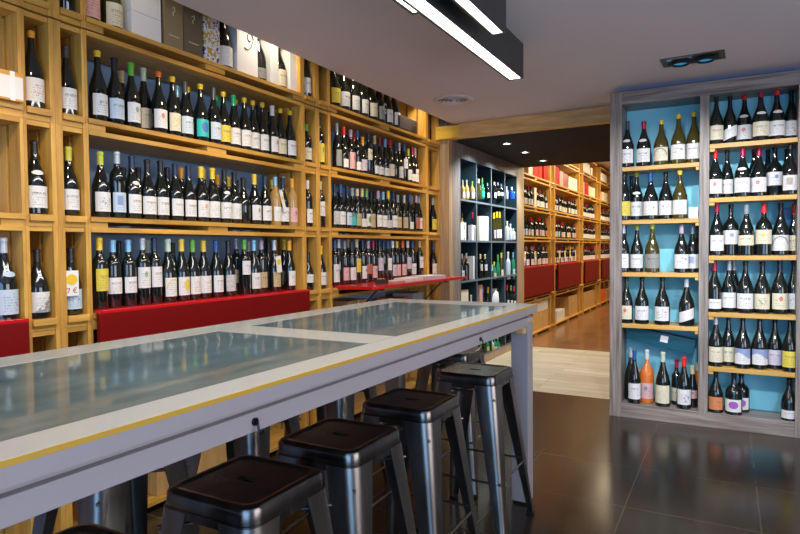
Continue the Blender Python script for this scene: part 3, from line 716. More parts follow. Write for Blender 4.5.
# ------------------------------------------------------------------ mesh helpers
class MB:
    def __init__(s): s.bm = bmesh.new()
    def box(s, x0, x1, y0, y1, z0, z1, bev=0, rot=None, mi=0):
        r = bmesh.ops.create_cube(s.bm, size=1)['verts']
        c = Vector(((x0+x1)/2, (y0+y1)/2, (z0+z1)/2)); d = Vector((abs(x1-x0), abs(y1-y0), abs(z1-z0)))
        for v in r: v.co = Vector((v.co.x*d.x, v.co.y*d.y, v.co.z*d.z))
        fs = list({f for v in r for f in v.link_faces})
        for f in fs: f.material_index = mi
        if bev:
            es = list({e for v in r for e in v.link_edges})
            q = bmesh.ops.bevel(s.bm, geom=es, offset=bev, segments=2, affect='EDGES', profile=.5)
            r = list({v for f in q['faces'] for v in f.verts} | {v for v in r if v.is_valid})
        if rot is not None:
            for v in r: v.co = rot @ v.co
        for v in r: v.co += c
        return s
    def tube(s, a, b, r0, r1=None, n=12, caps=True):
        a, b = Vector(a), Vector(b); r1 = r0 if r1 is None else r1
        q = (b-a).to_track_quat('Z', 'Y'); rings = []
        for p, r in ((a, r0), (b, r1)):
            rings.append([s.bm.verts.new(p + q @ Vector((r*math.cos(2*math.pi*i/n), r*math.sin(2*math.pi*i/n), 0))) for i in range(n)])
        for i in range(n): s.bm.faces.new((rings[0][i], rings[0][(i+1) % n], rings[1][(i+1) % n], rings[1][i]))
        if caps: s.bm.faces.new(rings[0][::-1]); s.bm.faces.new(rings[1])
        return s
    def path(s, pts, r, n=8):
        for a, b in zip(pts, pts[1:]): s.tube(a, b, r, r, n)
        return s
    def lathe(s, prof, n=20, c=(0, 0, 0), mi=0):
        c = Vector(c); rings = []
        for r, z in prof:
            if r < 1e-6: rings.append([s.bm.verts.new(c+Vector((0, 0, z)))])
            else: rings.append([s.bm.verts.new(c+Vector((r*math.cos(2*math.pi*i/n), r*math.sin(2*math.pi*i/n), z))) for i in range(n)])
        for a, b in zip(rings, rings[1:]):
            for i in range(n):
                j = (i+1) % n
                if len(a) == 1: f = s.bm.faces.new((a[0], b[j], b[i]))
                elif len(b) == 1: f = s.bm.faces.new((a[i], a[j], b[0]))
                else: f = s.bm.faces.new((a[i], a[j], b[j], b[i]))
                f.material_index = mi
        return s
    def loft(s, rings, closed=True, caps=True):
        R = [[s.bm.verts.new(Vector(p)) for p in ring] for ring in rings]
        for a, b in zip(R, R[1:]):
            m = len(a)
            for i in range(m if closed else m-1):
                s.bm.faces.new((a[i], a[(i+1) % m], b[(i+1) % m], b[i]))
        if caps and closed: s.bm.faces.new(R[0][::-1]); s.bm.faces.new(R[-1])
        return s
    def mesh(s, name, smooth=False):
        bmesh.ops.recalc_face_normals(s.bm, faces=s.bm.faces)
        me = bpy.data.meshes.new(name); s.bm.to_mesh(me); s.bm.free()
        if smooth:
            me.polygons.foreach_set('use_smooth', [True]*len(me.polygons))
            me.set_sharp_from_angle(angle=math.radians(40))
        return me
    def build(s, name, mat, parent=None, smooth=False, loc=None):
        me = s.mesh(name, smooth)
        for m in (mat if isinstance(mat, (list, tuple)) else [mat]): me.materials.append(m)
        o = bpy.data.objects.new(name, me); COL.objects.link(o)
        if parent: o.parent = parent
        if loc: o.location = loc
        return o
def tag(o, label=None, cat=None, group=None, kind=None):
    if label: o['label'] = label
    if cat: o['category'] = cat
    if group: o['group'] = group
    if kind: o['kind'] = kind
    return o
def empty(name, loc=(0, 0, 0), label=None, cat=None, group=None):
    o = bpy.data.objects.new(name, None); COL.objects.link(o); o.location = loc; o.empty_display_size = .05
    return tag(o, label, cat, group)
def struct(name, mb, mat, smooth=False):
    return tag(mb.build(name, mat, None, smooth), kind='structure')
def text(name, body, size, mat, parent, loc, rot, ext=.0006):
    cu = bpy.data.curves.new(name, 'FONT'); cu.body = body; cu.size = size; cu.extrude = ext; cu.align_x = 'CENTER'; cu.align_y = 'CENTER'
    cu.materials.append(mat)
    tmp = bpy.data.objects.new(name, cu); COL.objects.link(tmp)
    me = bpy.data.meshes.new_from_object(tmp.evaluated_get(bpy.context.evaluated_depsgraph_get())); bpy.data.objects.remove(tmp)
    if not me.materials: me.materials.append(mat)
    o = bpy.data.objects.new(name, me); COL.objects.link(o); o.parent = parent; o.location = loc; o.rotation_euler = rot
    return o
ORD = ['zeroth', 'first', 'second', 'third', 'fourth', 'fifth', 'sixth', 'seventh', 'eighth', 'ninth', 'tenth', 'eleventh', 'twelfth',
       'thirteenth', 'fourteenth', 'fifteenth', 'sixteenth', 'seventeenth', 'eighteenth', 'nineteenth', 'twentieth', 'twenty-first', 'twenty-second']
PI = math.pi

# ------------------------------------------------------------------ room shell
CZ = 2.60
M_tile = tiles('brown_stone_tile', (.034, .024, .014), (.041, .030, .018), (.11, .085, .055), .61, .61, 0, .0028, (-.462, 3.245, 0), .19)
M_plank = tiles('pale_floor_plank', (.60, .50, .36), (.46, .38, .26), (.25, .19, .12), 1.3, .15, .42, .003, (-.3, 5.5, 0), .32, noise=1)
M_lamfloor = tiles('brown_floor_board', (.26, .13, .055), (.21, .105, .045), (.16, .08, .03), 1.4, .2, .4, .002, (0, 8, 0), .16, rot=PI/2)
struct('floor', MB().box(-3.05, 2.9, -2.6, 5.5, -.1, 0), M_tile)
struct('floor_passage', MB().box(-3.05, 0, 5.5, 8.0, -.1, 0), M_plank)
struct('floor_back_room', MB().box(-3.05, 3, 8.0, 17, -.1, 0), M_lamfloor)
struct('ceiling', MB().box(-2.44, 2.9, -2.6, 5.70, CZ, CZ+.12), M_ceiling)
struct('ceiling_rack_recess', MB().box(-3.05, -2.44, -2.6, 5.70, 2.96, 3.05), M_wall)
struct('wall_recess_edge', MB().box(-2.44, -2.42, -2.6, 5.70, CZ+.12, 3.0), M_ceiling)
struct('wall_left', MB().box(-3.1, -2.96, -2.6, 5.7, 0, 3.05), M_bluewall)
struct('wall_passage_left', MB().box(-3.1, -2.90, 5.7, 8.16, 0, 3.3), M_wall)
struct('wall_back_room_left', MB().box(-3.1, -2.96, 8.0, 17, 0, 3.3), grain('back_room_wall_paint', (.5, .36, .2), (.56, .42, .25), (2, 2, 2), .8))
struct('wall_right', MB().box(2.8, 2.9, -2.6, 5.4, 0, .5).box(2.8, 2.9, -2.6, 5.4, 2.35, CZ+.1).box(2.8, 2.9, -2.6, .1, .5, 2.35).box(2.8, 2.9, 2.9, 5.4, .5, 2.35), M_wall)
wf = MB()
for y in (.1, 1.47, 2.84): wf.box(2.82, 2.88, y, y+.06, .5, 2.35)
wf.box(2.82, 2.88, .1, 2.9, .5, .56).box(2.82, 2.88, .1, 2.9, 2.29, 2.35)
struct('window_added', wf, M_house)  # unseen window, added as a surround for the side fill light
struct('wall_behind_cabinet', MB().box(-.80, 2.9, 5.29, 5.42, 0, CZ), M_wall)
struct('wall_passage_right', MB().box(-.80, -.68, 5.42, 8.16, 0, 2.6), M_wall)
# street front: sill, head and two piers around the glass
struct('wall_street', MB().box(-3.05, 2.9, -2.6, -2.5, 0, .3).box(-3.05, 2.9, -2.6, -2.5, 2.4, CZ+.1).box(-3.05, -1.4, -2.6, -2.5, .3, 2.4).box(2.2, 2.9, -2.6, -2.5, .3, 2.4), M_wall)
wf = MB()
for x in (-1.4, .37, 2.14): wf.box(x, x+.06, -2.58, -2.52, .3, 2.4)
wf.box(-1.4, 2.2, -2.58, -2.52, .3, .36).box(-1.4, 2.2, -2.58, -2.52, 2.34, 2.4)
struct('window_1', wf, M_house)
struct('ceiling_passage', MB().box(-2.9, -.68, 5.65, 8.16, 2.465, 2.6), M_darkceil)
struct('wall_passage_head', MB().box(-3.05, 3, 8.06, 8.16, 2.6, 3.3), M_darkceil)
struct('ceiling_back_room', MB().box(-3.05, 3, 8.06, 17, 3.25, 3.35), plain('warm_ceiling_paint', (.62, .52, .40), .8))
struct('wall_back_room_end', MB().box(-3.05, 3, 16.9, 17, 0, 3.3), MATS['back_room_wall_paint'])
struct('wall_back_room_right', MB().box(2.4, 2.5, 8, 17, 0, 3.3), MATS['back_room_wall_paint'])
struct('wall_back_room_near', MB().box(-.68, 2.5, 8.06, 8.16, 0, 3.3), MATS['back_room_wall_paint'])
# timber beam over the passage opening
bm = tag(empty('timber_beam', (-2.62, 5.55, 0)), kind='structure')
MB().box(.26, 1.80, 0, .10, 2.458, 2.597, .002).build('beam_timber', M_beam, bm)
MB().box(0, .26, -.002, .10, 2.458, 2.585, .002).build('beam_end', M_beam2, bm)
struct('wall_over_beam', MB().box(-2.43, -.8, 5.66, 5.70, 2.60, 3.0), M_darkceil)
# laminate end panel (column) between the far rack and the passage
struct('trim_1', MB().box(-2.90, -2.50, 5.605, 5.70, 0, 2.457, .003), M_oak_z)
struct('trim_2', MB().box(-2.90, -2.44, 5.651, 5.70, 2.457, 2.96), M_lam_z)

# ------------------------------------------------------------------ pine crates
def crate(y0, y1, z0, front=-2.6, depth=.32, mid=True, label='', group='', top=.403, back=False, tl=.022, tr=.022):
    rt = empty('pine_crate', (front, (y0+y1)/2, 0 if z0 < .2 else z0-.052), label, 'crate', group)
    oy = (y0+y1)/2; oz = rt.location.z; zf = 0 if z0 < .2 else z0-.052
    def part(nm, mat, *qs):
        m = MB()
        for x0, x1, a, b, c, d in qs: m.box(x0, x1, a-oy, b-oy, c-oz, d-oz, .0012)
        return m.build(nm, mat, rt)
    zt = z0+top
    if mid:
        part('base_board', M_pine_y, (-depth, .012, y0+tl-.004, y1-.004, z0-.023, z0))
        for a, b in ((y0+tl, y0+.10), (oy-.075, oy+.075), (y1-.10, y1-tr)): part('spacer_foot', M_pine_y, (-depth, .001, a, b, zf, z0-.0232))
        part('top_board', M_pine_y, (-depth, .003, y0+tl, y1-tr, zt-.023, zt))
    else:
        part('base_board', M_pine_y, (-depth, .014, y0+tl-.002, y1-tr+.002, z0-.028, z0))
        part('spacer_foot', M_pine_y, (-depth, -.004, y0+tl, y1-tr, zf, z0-.0282))
        part('top_board', M_pine_y, (-depth, -.008, y0+tl, y1-tr, zt-.023, zt))
    for a, b in ((y0, y0+tl), (y1-tr, y1)):
        part('side_slats', M_pine_z, (-.085, 0, a, b, zf, zt), (-.2, -.105, a, b, z0, zt-.023), (-depth, -.225, a, b, z0-.023, zt))
    if back:
        w = (y1-y0-tl-tr)
        part('back_slats', M_pine_z, (-depth, -depth+.012, y0+tl, y0+tl+w*.36, z0, zt-.023), (-depth, -depth+.012, y1-tr-w*.36, y1-tr, z0, zt-.023))
    return rt
LV = [.06, .605, 1.06, 1.512, 1.967, 2.43]
LN = ['floor level', 'knee level', 'waist level', 'second level', 'eye level', 'top level']
LN = ['bottom', 'second', 'third', 'fourth', 'fifth', 'top']
cols = [('A', -.17, 1.457, 'rack beside the table end', True, .022, .015), ('N1', 1.4575, 1.5945, 'narrow stack left of the price tag', False, .0135, .021), ('N2', 1.595, 1.7365, 'narrow stack holding the price tag', False, .032, .013),
        ('B', 1.737, 3.349, 'wide rack above folded red flap', True, .013, .023), ('N3', 3.3495, 3.516, 'narrow stack beside folded red flap', False, .0215, .023), ('N4', 3.5165, 3.6625, 'narrow stack beside red counter', False, .0245, .0155),
        ('C', 3.663, 5.309, 'wide rack behind red counter', True, .016, .028), ('N5', 5.3095, 5.595, 'narrow stack against oak panel', False, .026, .014)]
for nm, a, b, ds, wide, tl, tr in cols:
    for k, z in enumerate(LV):
        crate(a, b, z, label='%s pine crate, %s from floor in %s' % ('wide' if wide else 'narrow', ORD[k+1], ds), group='pine crates of the ' + ds, mid=wide, back=not wide and nm != 'N5', tl=tl, tr=tr, top=.403 if k else .493)
bcols = [('b1', 8.12, 9.86, 'first back room rack', True), ('bn', 9.88, 10.12, 'first narrow back room stack', False), ('b2', 10.14, 12.04, 'second back room rack', True),
         ('bn', 12.06, 12.36, 'second narrow back room stack', False), ('b3', 12.38, 13.84, 'third back room rack', True), ('bn', 13.86, 14.24, 'third narrow back room stack', False), ('b4', 14.26, 15.95, 'fourth back room rack', True)]
for nm, a, b, ds, wide in bcols:
    lv = LV + ([2.885] if nm in ('b2', 'b3', 'b4') else [])
    for k, z in enumerate(lv):
        crate(a, b, z, front=-2.57, label='%s pine crate, %s from floor in %s' % ('wide' if wide else 'narrow', ORD[k+1], ds), group='pine crates of the ' + ds, mid=wide, top=(.403 if k else .493) if z < 2.8 else .3)

# ------------------------------------------------------------------ red flaps and counter
def flap(y0, y1, front, z1, z0, label):
    rt = empty('folding_flap', (front, (y0+y1)/2, z1), label, 'flap', 'folded red flaps'); L = (y1-y0)/2
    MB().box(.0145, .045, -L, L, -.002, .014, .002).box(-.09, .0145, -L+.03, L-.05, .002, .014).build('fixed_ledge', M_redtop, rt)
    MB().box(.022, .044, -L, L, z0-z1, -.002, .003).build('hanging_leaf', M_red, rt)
    h = MB()
    for s in (-.7, 0, .7): h.tube((.034, s*L-.03, .0), (.034, s*L+.03, .0), .005)
    h.build('hinge', M_chrome, rt)
flap(1.752, 3.345, -2.60, 1.061, .70, 'red folding flap hanging below the bottles of the near wide rack')
flap(-.15, 1.435, -2.60, 1.061, .70, 'red folding flap hanging beside the narrow crates, cut by photo edge')
for (a, b), ds in (((8.15, 9.93), 'first'), ((10.22, 12.0), 'second'), ((12.42, 13.85), 'third'), ((14.3, 15.9), 'fourth')):
    flap(a, b, -2.57, 1.061, .63, 'red folding flap hanging on the %s back room rack' % ds)
rt = empty('red_counter', (-2.6, 4.6, 1.061), 'red counter leaf raised level in front of the far rack, papers on it', 'counter')
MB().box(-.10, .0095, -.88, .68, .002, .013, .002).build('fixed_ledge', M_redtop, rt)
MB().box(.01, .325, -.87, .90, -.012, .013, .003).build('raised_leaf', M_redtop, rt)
for s in (-.6, .6):
    m = MB(); m.box(.0145, .26, s-.012, s+.012, -.034, -.0125); m.tube((.022, s, -.20), (.20, s, -.030), .006); m.build('fold_bracket', M_iron, rt)

# ------------------------------------------------------------------ bottles
def prof(sh):
    if sh in 'u': return [(0, 0), (.88, 0), (1, .02), (1, .42), (.955, .49), (.80, .57), (.60, .645), (.44, .715), (.365, .78), (.34, .85), (.335, .95), (.385, .955), (.385, .985), (.33, 1), (0, 1)]
    if sh in 'cm': return [(0, 0), (.88, 0), (1, .02), (1, .40), (.96, .47), (.83, .55), (.63, .63), (.45, .705), (.345, .77), (.295, .84), (.28, .95), (.325, .955), (.325, .985), (.28, 1), (0, 1)]
    if sh == 'o': return [(0, 0), (.90, 0), (1, .02), (1, .60), (.97, .645), (.84, .69), (.58, .725), (.42, .76), (.375, .80), (.36, .95), (.41, .955), (.41, .985), (.36, 1), (0, 1)]
    if sh == 'q': return [(0, 0), (.90, 0), (1, .02), (1, .50), (.97, .56), (.84, .62), (.60, .67), (.40, .71), (.30, .76), (.275, .95), (.315, .955), (.315, .985), (.28, 1), (0, 1)]
    if sh == 'f': return [(0, 0), (.90, 0), (1, .02), (1, .45), (.9, .55), (.65, .68), (.47, .80), (.38, .95), (.43, .955), (.43, .985), (.38, 1), (0, 1)]
RB = {'u': .042, 'o': .0375, 'm': .055, 'q': .056, 'c': .050, 'f': .036}
def prof_r(sh, z):
    p = prof(sh)
    for (r0, z0), (r1, z1) in zip(p[2:], p[3:]):
        if z0 <= z <= z1 and z1 > z0: return r0+(r1-r0)*(z-z0)/(z1-z0)
    return p[-2][0]
MESH = {}
def share(o_name, me, mat, parent):
    o = bpy.data.objects.new(o_name, me); COL.objects.link(o); o.parent = parent
    o.material_slots[0].link = 'OBJECT'; o.material_slots[0].material = mat
    return o
def glass_me(sh, n):
    k = ('g', sh, n)
    if k not in MESH:
        r, hh = RB[sh], .30
        me = MB().lathe([(a*r, b*hh) for a, b in prof(sh)], n).mesh('bottle_glass', True); me.materials.append(GLASS['d']); MESH[k] = me
    return MESH[k]
def cap_me(sh, z0, n):
    k = ('c', sh, z0, n)
    if k not in MESH:
        r, hh = RB[sh], .30; e = .0009
        p = [(prof_r(sh, z0)*r, z0*hh)]
        for z in [z0]+[zz for _, zz in prof(sh)[3:-2] if zz > z0+.005]: p.append((prof_r(sh, z)*r+e, z*hh))
        p += [(prof_r(sh, .985)*r+e, .99*hh), (prof_r(sh, .985)*r*.8, 1.004*hh), (0, 1.004*hh)]
        me = MB().lathe(p, n).mesh('capsule', True); me.materials.append(GLASS['d']); MESH[k] = me
    return MESH[k]
def label_me(sh, pos):
    k = ('l', sh, pos)
    if k not in MESH:
        lo, hi = {'': (.09, .385), 'M': (.20, .44), 'H': (.25, .56), 'U': (.36, .61), 'S': (.07, .26), 'T': (.07, .46), 'D': (.12, .34), 'N': (.535, .60)}[pos]
        if pos != 'N' and sh != 'o':
            top_ = .49 if sh == 'q' else .40 if sh in 'cm' else .42
            if hi > top_: hi = top_; lo = min(lo, .22)
        r, hh, n = RB[sh], .30, 12; half = math.radians(64 if pos != 'N' else 42)
        b = bmesh.new(); uvl = b.loops.layers.uv.new('UVMap'); rows = []
        nv = 2 if pos != 'N' else 3
        for j in range(nv):
            fz = lo+(hi-lo)*j/(nv-1); row = []
            for i in range(n+1):
                a = -PI/2-half+2*half*i/n; dz = .03*math.sin(a+PI/2)*2 if pos == 'D' else 0
                zz = fz+dz; f2 = fz
                if pos == 'N':
                    s = math.sin(PI*(i/n)) ** .5; mid = (lo+hi)/2; zz = f2 = mid+(fz-mid)*max(s, .05)
                rr = prof_r(sh, f2)*r+.0008
                row.append(b.verts.new((rr*math.cos(a), rr*math.sin(a), zz*hh)))
            rows.append(row)
        for j in range(nv-1):
            for i in range(n):
                f = b.faces.new((rows[j][i], rows[j][i+1], rows[j+1][i+1], rows[j+1][i])); f.smooth = True
                for lp, (uu, vv) in zip(f.loops, ((i/n, j/(nv-1)), ((i+1)/n, j/(nv-1)), ((i+1)/n, (j+1)/(nv-1)), (i/n, (j+1)/(nv-1)))): lp[uvl].uv = (uu, vv)
        me = bpy.data.meshes.new('paper_label'); b.to_mesh(me); b.free(); me.materials.append(GLASS['d']); MESH[k] = me
    return MESH[k]

SHELF = {  # row -> (phrase, group)
 'B1': 'top row of near wide rack', 'B2': 'middle row of near wide rack', 'B3': 'row behind folded red flap',
 'C1': 'top row of far wide rack', 'C2': 'middle row of far wide rack', 'C3': 'row behind red counter',
 'L5': 'top shelf, narrower cabinet bay', 'L4': 'second shelf, narrower cabinet bay', 'L3': 'third shelf, narrower cabinet bay', 'L2': 'fourth shelf, narrower cabinet bay', 'L1': 'floor shelf, narrower cabinet bay',
 'R6': 'top shelf, wider cabinet bay', 'R5': 'second shelf, wider cabinet bay', 'R4': 'third shelf, wider cabinet bay', 'R3': 'fourth shelf, wider cabinet bay', 'R2': 'fifth shelf, wider cabinet bay', 'R1': 'floor shelf, wider cabinet bay',
 'V4': 'top row of slate cubbies', 'V3': 'second row of slate cubbies', 'V2': 'third row of slate cubbies', 'V1': 'fourth row of slate cubbies', 'V0': 'lowest row of slate cubbies',
 'T': 'crate top above far rack', 'b11': 'top row, first back-room rack', 'b12': 'middle row, first back-room rack', 'b13': 'flap row, first back-room rack',
 'b21': 'top row, second back-room rack', 'b22': 'middle row, second back-room rack', 'b23': 'flap row, second back-room rack', 'bn': 'narrow back-room stacks'}
SINGLE = {'N1a': 'upper narrow crate beside white-labelled wine case', 'N1b': 'middle narrow crate left of the tagged stack', 'N1c': 'lower narrow crate left of the price tag',
 'N2a': 'narrow crate two above the price tag', 'N2b': 'narrow crate just above the price tag', 'N2c': 'lower narrow crate, 7 euro tag on neck', 'N2t': 'narrow crate at ceiling above near stack', 'N3t': 'narrow crate beside white gift boxes under ceiling',
 'N3a': 'upper crate of stack beside near rack', 'N4a': 'upper crate of stack beside far rack', 'N3b': 'middle crate of stack beside near rack', 'N4b': 'middle crate of stack beside far rack',
 'N3c': 'lower crate of stack beside near rack', 'N4c': 'lower crate of stack beside red counter', 'A3': 'red-flap crate at photo edge, large', 'N5a': 'middle crate against the oak panel', 'N5b': 'crate against oak panel above red counter'}
NECK = {('L5', 644), ('B2', 131.5), ('N1b', 39), ('R6', 744.5), ('R6', 760.8), ('R6', 777), ('R5', 742.8), ('L4', 636.7), ('L5', 627.5), ('B2', 224), ('A3', 8)}
rows = []
for ln in DATA.strip().split('\n'):
    f = ln.split('|')
    rows.append((f[0], float(f[1]), float(f[2]), float(f[3]), float(f[4]), float(f[5]), f[6], f[7], f[8], f[9], float(f[10])))
count = {}
order = {}
for r in rows: order.setdefault(r[0], []).append(r)
for k in order: order[k].sort(key=lambda r: r[10])
far = MB(); 
for r in rows:
    row, x, y, z, h, rad, sh, gl, cap, lab, px = r
    rear = row.endswith('*'); base = row.rstrip('*'); rk = base
    idx = order[row].index(r)+1
    if rk[0] == 'b' and rk != 'bn' and rk[1] in '34':
        continue
    capw = CAPC[cap][1]; ph = None
    liquor = rk[0] == 'V'
    noun = 'liquor bottle' if liquor else ('magnum' if sh == 'm' or rk == 'T' else 'wine bottle')
    glw = {'d': '', 'v': 'olive ', 'r': 'rosé ', 'a': 'amber ', 'g': 'green-glass ', 'x': 'pale ', 'b': 'blue-glass '}[gl]
    if lab[0] == 'K' or rear: lw = 'no label showing' if lab[0] == 'K' else '%s label' % PAPER[lab[0]][1]
    else: lw = '%s label%s' % (PAPER[lab[0]][1], '' if lab[1] in 'nt' and lab[2:3] == 'k' or len(lab) < 3 else ' with %s %s' % (INKC[lab[2]][1], KINDW[lab[1]]) if lab[1] not in 'nt' else ' with %s print' % INKC[lab[2]][1])
    if rk in SINGLE:
        label = '%s%s-capped bottle, %s label, %s' % (glw, capw, PAPER[lab[0]][1] if lab[0] != 'K' else 'no', SINGLE[rk]); grp = 'bottles alone in narrow crates'
    elif rk[0] == 'b':
        label = 'dark bottle, %s cap, %s label, %s from left, %s' % (capw, PAPER[lab[0]][1], ORD[idx], SHELF[rk] if rk != 'bn' else 'in narrow back-room stacks'); grp = 'bottles on the ' + SHELF[rk]
    else:
        label = '%s%s-capped %s, %s, %s%s from left, %s' % (glw, capw, noun, lw, 'rear ' if rear else '', ORD[idx], SHELF[rk]); grp = 'bottles on the ' + SHELF[rk]
    ws = label.split()
    if len(ws) > 16 and ' with ' in label:
        a, c = label.split(' with ', 1); label = a + c[c.index(','):]
    label = label.replace('zeroth', '')
    side = rk[0] in 'LR'
    n = 20 if rk[0] in 'BNLRAC' or rk == 'T' else 14
    rt = empty('liquor_bottle' if liquor else 'wine_bottle', (x, y, z+.0004), label, 'liquor bottle' if liquor else 'wine bottle', grp)
    rt.scale = (rad/RB[sh], rad/RB[sh], h/.30)
    rt.rotation_euler = (0, 0, (0 if side else PI/2) + random.uniform(-.16, .16))
    share('glass_body', glass_me(sh, n), GLASS[gl], rt)
    short = cap in 'yoYO' and rk in ('B1', 'L5', 'L4', 'L3', 'L1', 'N1a') or rk in ('R6',) or (cap in 'k' and rk[0] in 'LR')
    share('capsule', cap_me(sh, .91 if short else (.80 if sh in 'uf' else .82), n), CAPM[cap], rt)
    if lab[0] != 'K':
        pos = lab[3:4] if len(lab) > 3 else ''
        kd = lab[1] if len(lab) > 2 else 't'; ik = lab[2] if len(lab) > 2 else 'k'
        if lab == 'Gg': kd, ik = 't', 'k'
        share('paper_label', label_me(sh, pos), label_mat(lab[0] if lab[0] in PAPER else 'W', kd, ik), rt)
        if (rk, px) in NECK:
            nm = label_mat('W', 'n', 'k') if rk != 'A3' else label_mat('B', 'n', 'k')
            share('neck_label', label_me(sh, 'N'), nm, rt)
    if lab == 'Gg':
        rt['label'] = 'dark magnum with letter G on its label above far rack'
        text('label_letter', 'G', .10, M_white, rt, (0, -rad-.0016, .10), (PI/2, 0, 0))
# the bottles of the third and fourth back room racks, beyond the first three hundred
far = MB()
for r in rows:
    row, x, y, z, h, rad, sh, gl, cap, lab, px = r
    if not (row[0] == 'b' and row != 'bn' and row[1] in '34'): continue
    far.lathe([(a*rad, b*h) for a, b in prof(sh)], 10, (x, y, z), 0)
    far.lathe([(rad*.40, .8*h), (rad*.42, .82*h), (rad*.42, 1.0*h), (0, 1.003*h)], 8, (x, y, z), 1 if cap in 'kd' else 2)
    far.lathe([(rad*1.02, .09*h), (rad*1.02, .38*h)], 10, (x, y, z), 3)
tag(far.build('wine_bottles', [GLASS['d'], CAPM['k'], CAPM['c'], label_mat('W', 'n', 'k')], None, True), 'dark wine bottles standing in rows on the farthest back room racks', 'wine bottles', 'bottles on the farthest back room racks', 'stuff')

# ------------------------------------------------------------------ price tags hanging on necks
def price_tag(loc, rz, tilt, label, words=None, size=(.046, .085), group='neck tags'):
    rt = empty('price_tag', loc, label, 'price tag', group); rt.rotation_euler = (0, tilt, rz)
    w, hh = size
    MB().box(-w/2, w/2, -.0008, .0008, -hh, 0, .0004).build('tag_card', M_white, rt)
    b = MB(); b.lathe([(0, 0), (w*.40, 0), (w*.40, .0008), (0, .0008)], 24); o = b.build('yellow_disc', plain('yellow_print', (.80, .52, .02), .5), rt)
    o.rotation_euler = (PI/2, 0, 0); o.location = (0, -.0008, -hh*.36)
    m = MB(); m.path([(0, .0, -.004), (.004, .012, .012), (-.004, .02, .012), (0, 0, -.004)], .0006, 5); m.build('tag_string', M_white, rt)
    if words: text('tag_text', words, .034, plain('red_ink', (.55, .02, .02), .5), rt, (0, -.0012, -hh*.8), (PI/2, 0, 0))
    return rt
def find(rk, px):
    return [r for r in rows if r[0].rstrip('*') == rk and abs(r[10]-px) < .3][0]
r = find('N2c', 76.5); price_tag((r[1]+.050, r[2]-.029, r[3]+.205), PI/2-.1, 0, 'white price tag reading 7 € with yellow disc', '7 €', (.062, .115))
r = find('B3', 274); price_tag((r[1]+.05, r[2]-.02, r[3]+.235), PI/2, -.12, 'white neck tag with yellow disc on silver-capped bottle behind red flap', None, (.05, .11))
r = find('B2', 275); price_tag((r[1]+.045, r[2]+.00, r[3]+.235), PI/2, -.32, 'slanting white neck tag on blue-capped amber bottle, near rack', None, (.03, .15))
for i, y in enumerate((8.45, 9.0, 10.5, 10.9, 11.3, 11.75)):
    price_tag((-2.585, y, 1.29), PI/2, -.25, 'white and yellow neck tag, %s along back-room flap row' % ORD[i+1], None, (.09, .14), 'back room neck tags')

# ------------------------------------------------------------------ right-hand display cabinet
def cabinet():
    X0, X1, Y, D = -.825, .50, 4.97, .29
    rt = empty('display_cabinet', (X0, Y, 0), 'grey laminate display cabinet with two bays of shelves and cyan back', 'cabinet')
    def B(nm, a, b, c, d, e, f, mat, bev=.002):
        return MB().box(a-X0, b-X0, c-Y, d-Y, e, f, bev).build(nm, mat, rt)
    B('side_stile', X0, -.735, Y, Y+D, 0, 2.56, M_lam_z); B('middle_stile', -.19, -.126, Y+.0, Y+D-.02, .11, 2.46, M_lam_z)
    B('side_stile', .42, X1, Y, Y+D, 0, 2.56, M_lam_z)
    B('top_rail', -.735, .42, Y, Y+D, 2.46, 2.56, M_lam_x); B('bottom_rail', -.735, .42, Y, Y+D, 0, .11, M_lam_x)
    B('back_panel', -.735, .42, Y+D-.02, Y+D-.005, .11, 2.46, M_cyan, 0)
    B('led_strip', -.80, .48, Y+.10, Y+.12, 2.562, 2.574, M_led, 0)
    for z in (.745, 1.15, 1.56, 1.975):
        m = MB().box(-.734-X0, -.191-X0, .008, D-.022, z-.033, z, .002); m.build('shelf_board', M_shelf, rt)
    for z in (.455, .86, 1.28, 1.705, 2.10):
        m = MB().box(-.125-X0, .419-X0, .008, D-.022, z-.033, z, .002); m.build('shelf_board', M_shelf, rt)
    for z, a, b in [(zz, -.215, -.192) for zz in (.745, 1.15, 1.56, 1.975)]+[(zz, -.124, -.09) for zz in (.455, .86, 1.28, 1.705, 2.10)]:
        MB().box(a-X0, b-X0, .012, .2, z-.055, z-.034, .001).build('shelf_cleat', M_shelf, rt)
cabinet()
rt = empty('long_carton', (-.46, 5.10, .625), 'long petrol-blue carton lying tilted across bottles on the cabinet floor', 'box')
rt.rotation_euler = (math.radians(0), math.radians(10.5), 0)
MB().box(-.245, .245, -.05, .05, -.055, .052, .002).build('carton_body', M_tealbox, rt)
MB().box(.0, .055, -.0515, -.0503, -.015, .035).build('white_sticker', M_white, rt)
tag(MB().box(-.262, -.198, -.02, .11, 0, .085, .002).build('carton', M_white, None), 'small white carton beside olive magnum on the cabinet second shelf', 'box').location = (0, 5.02, 1.5605)
tag(MB().box(0, .06, 0, .05, 0, .345, .002).build('carton', plain('blue_card', (.01, .12, .35), .4), None), 'dark blue carton behind last bottle, third shelf of wider cabinet bay', 'box').location = (.345, 5.19, 1.2805)

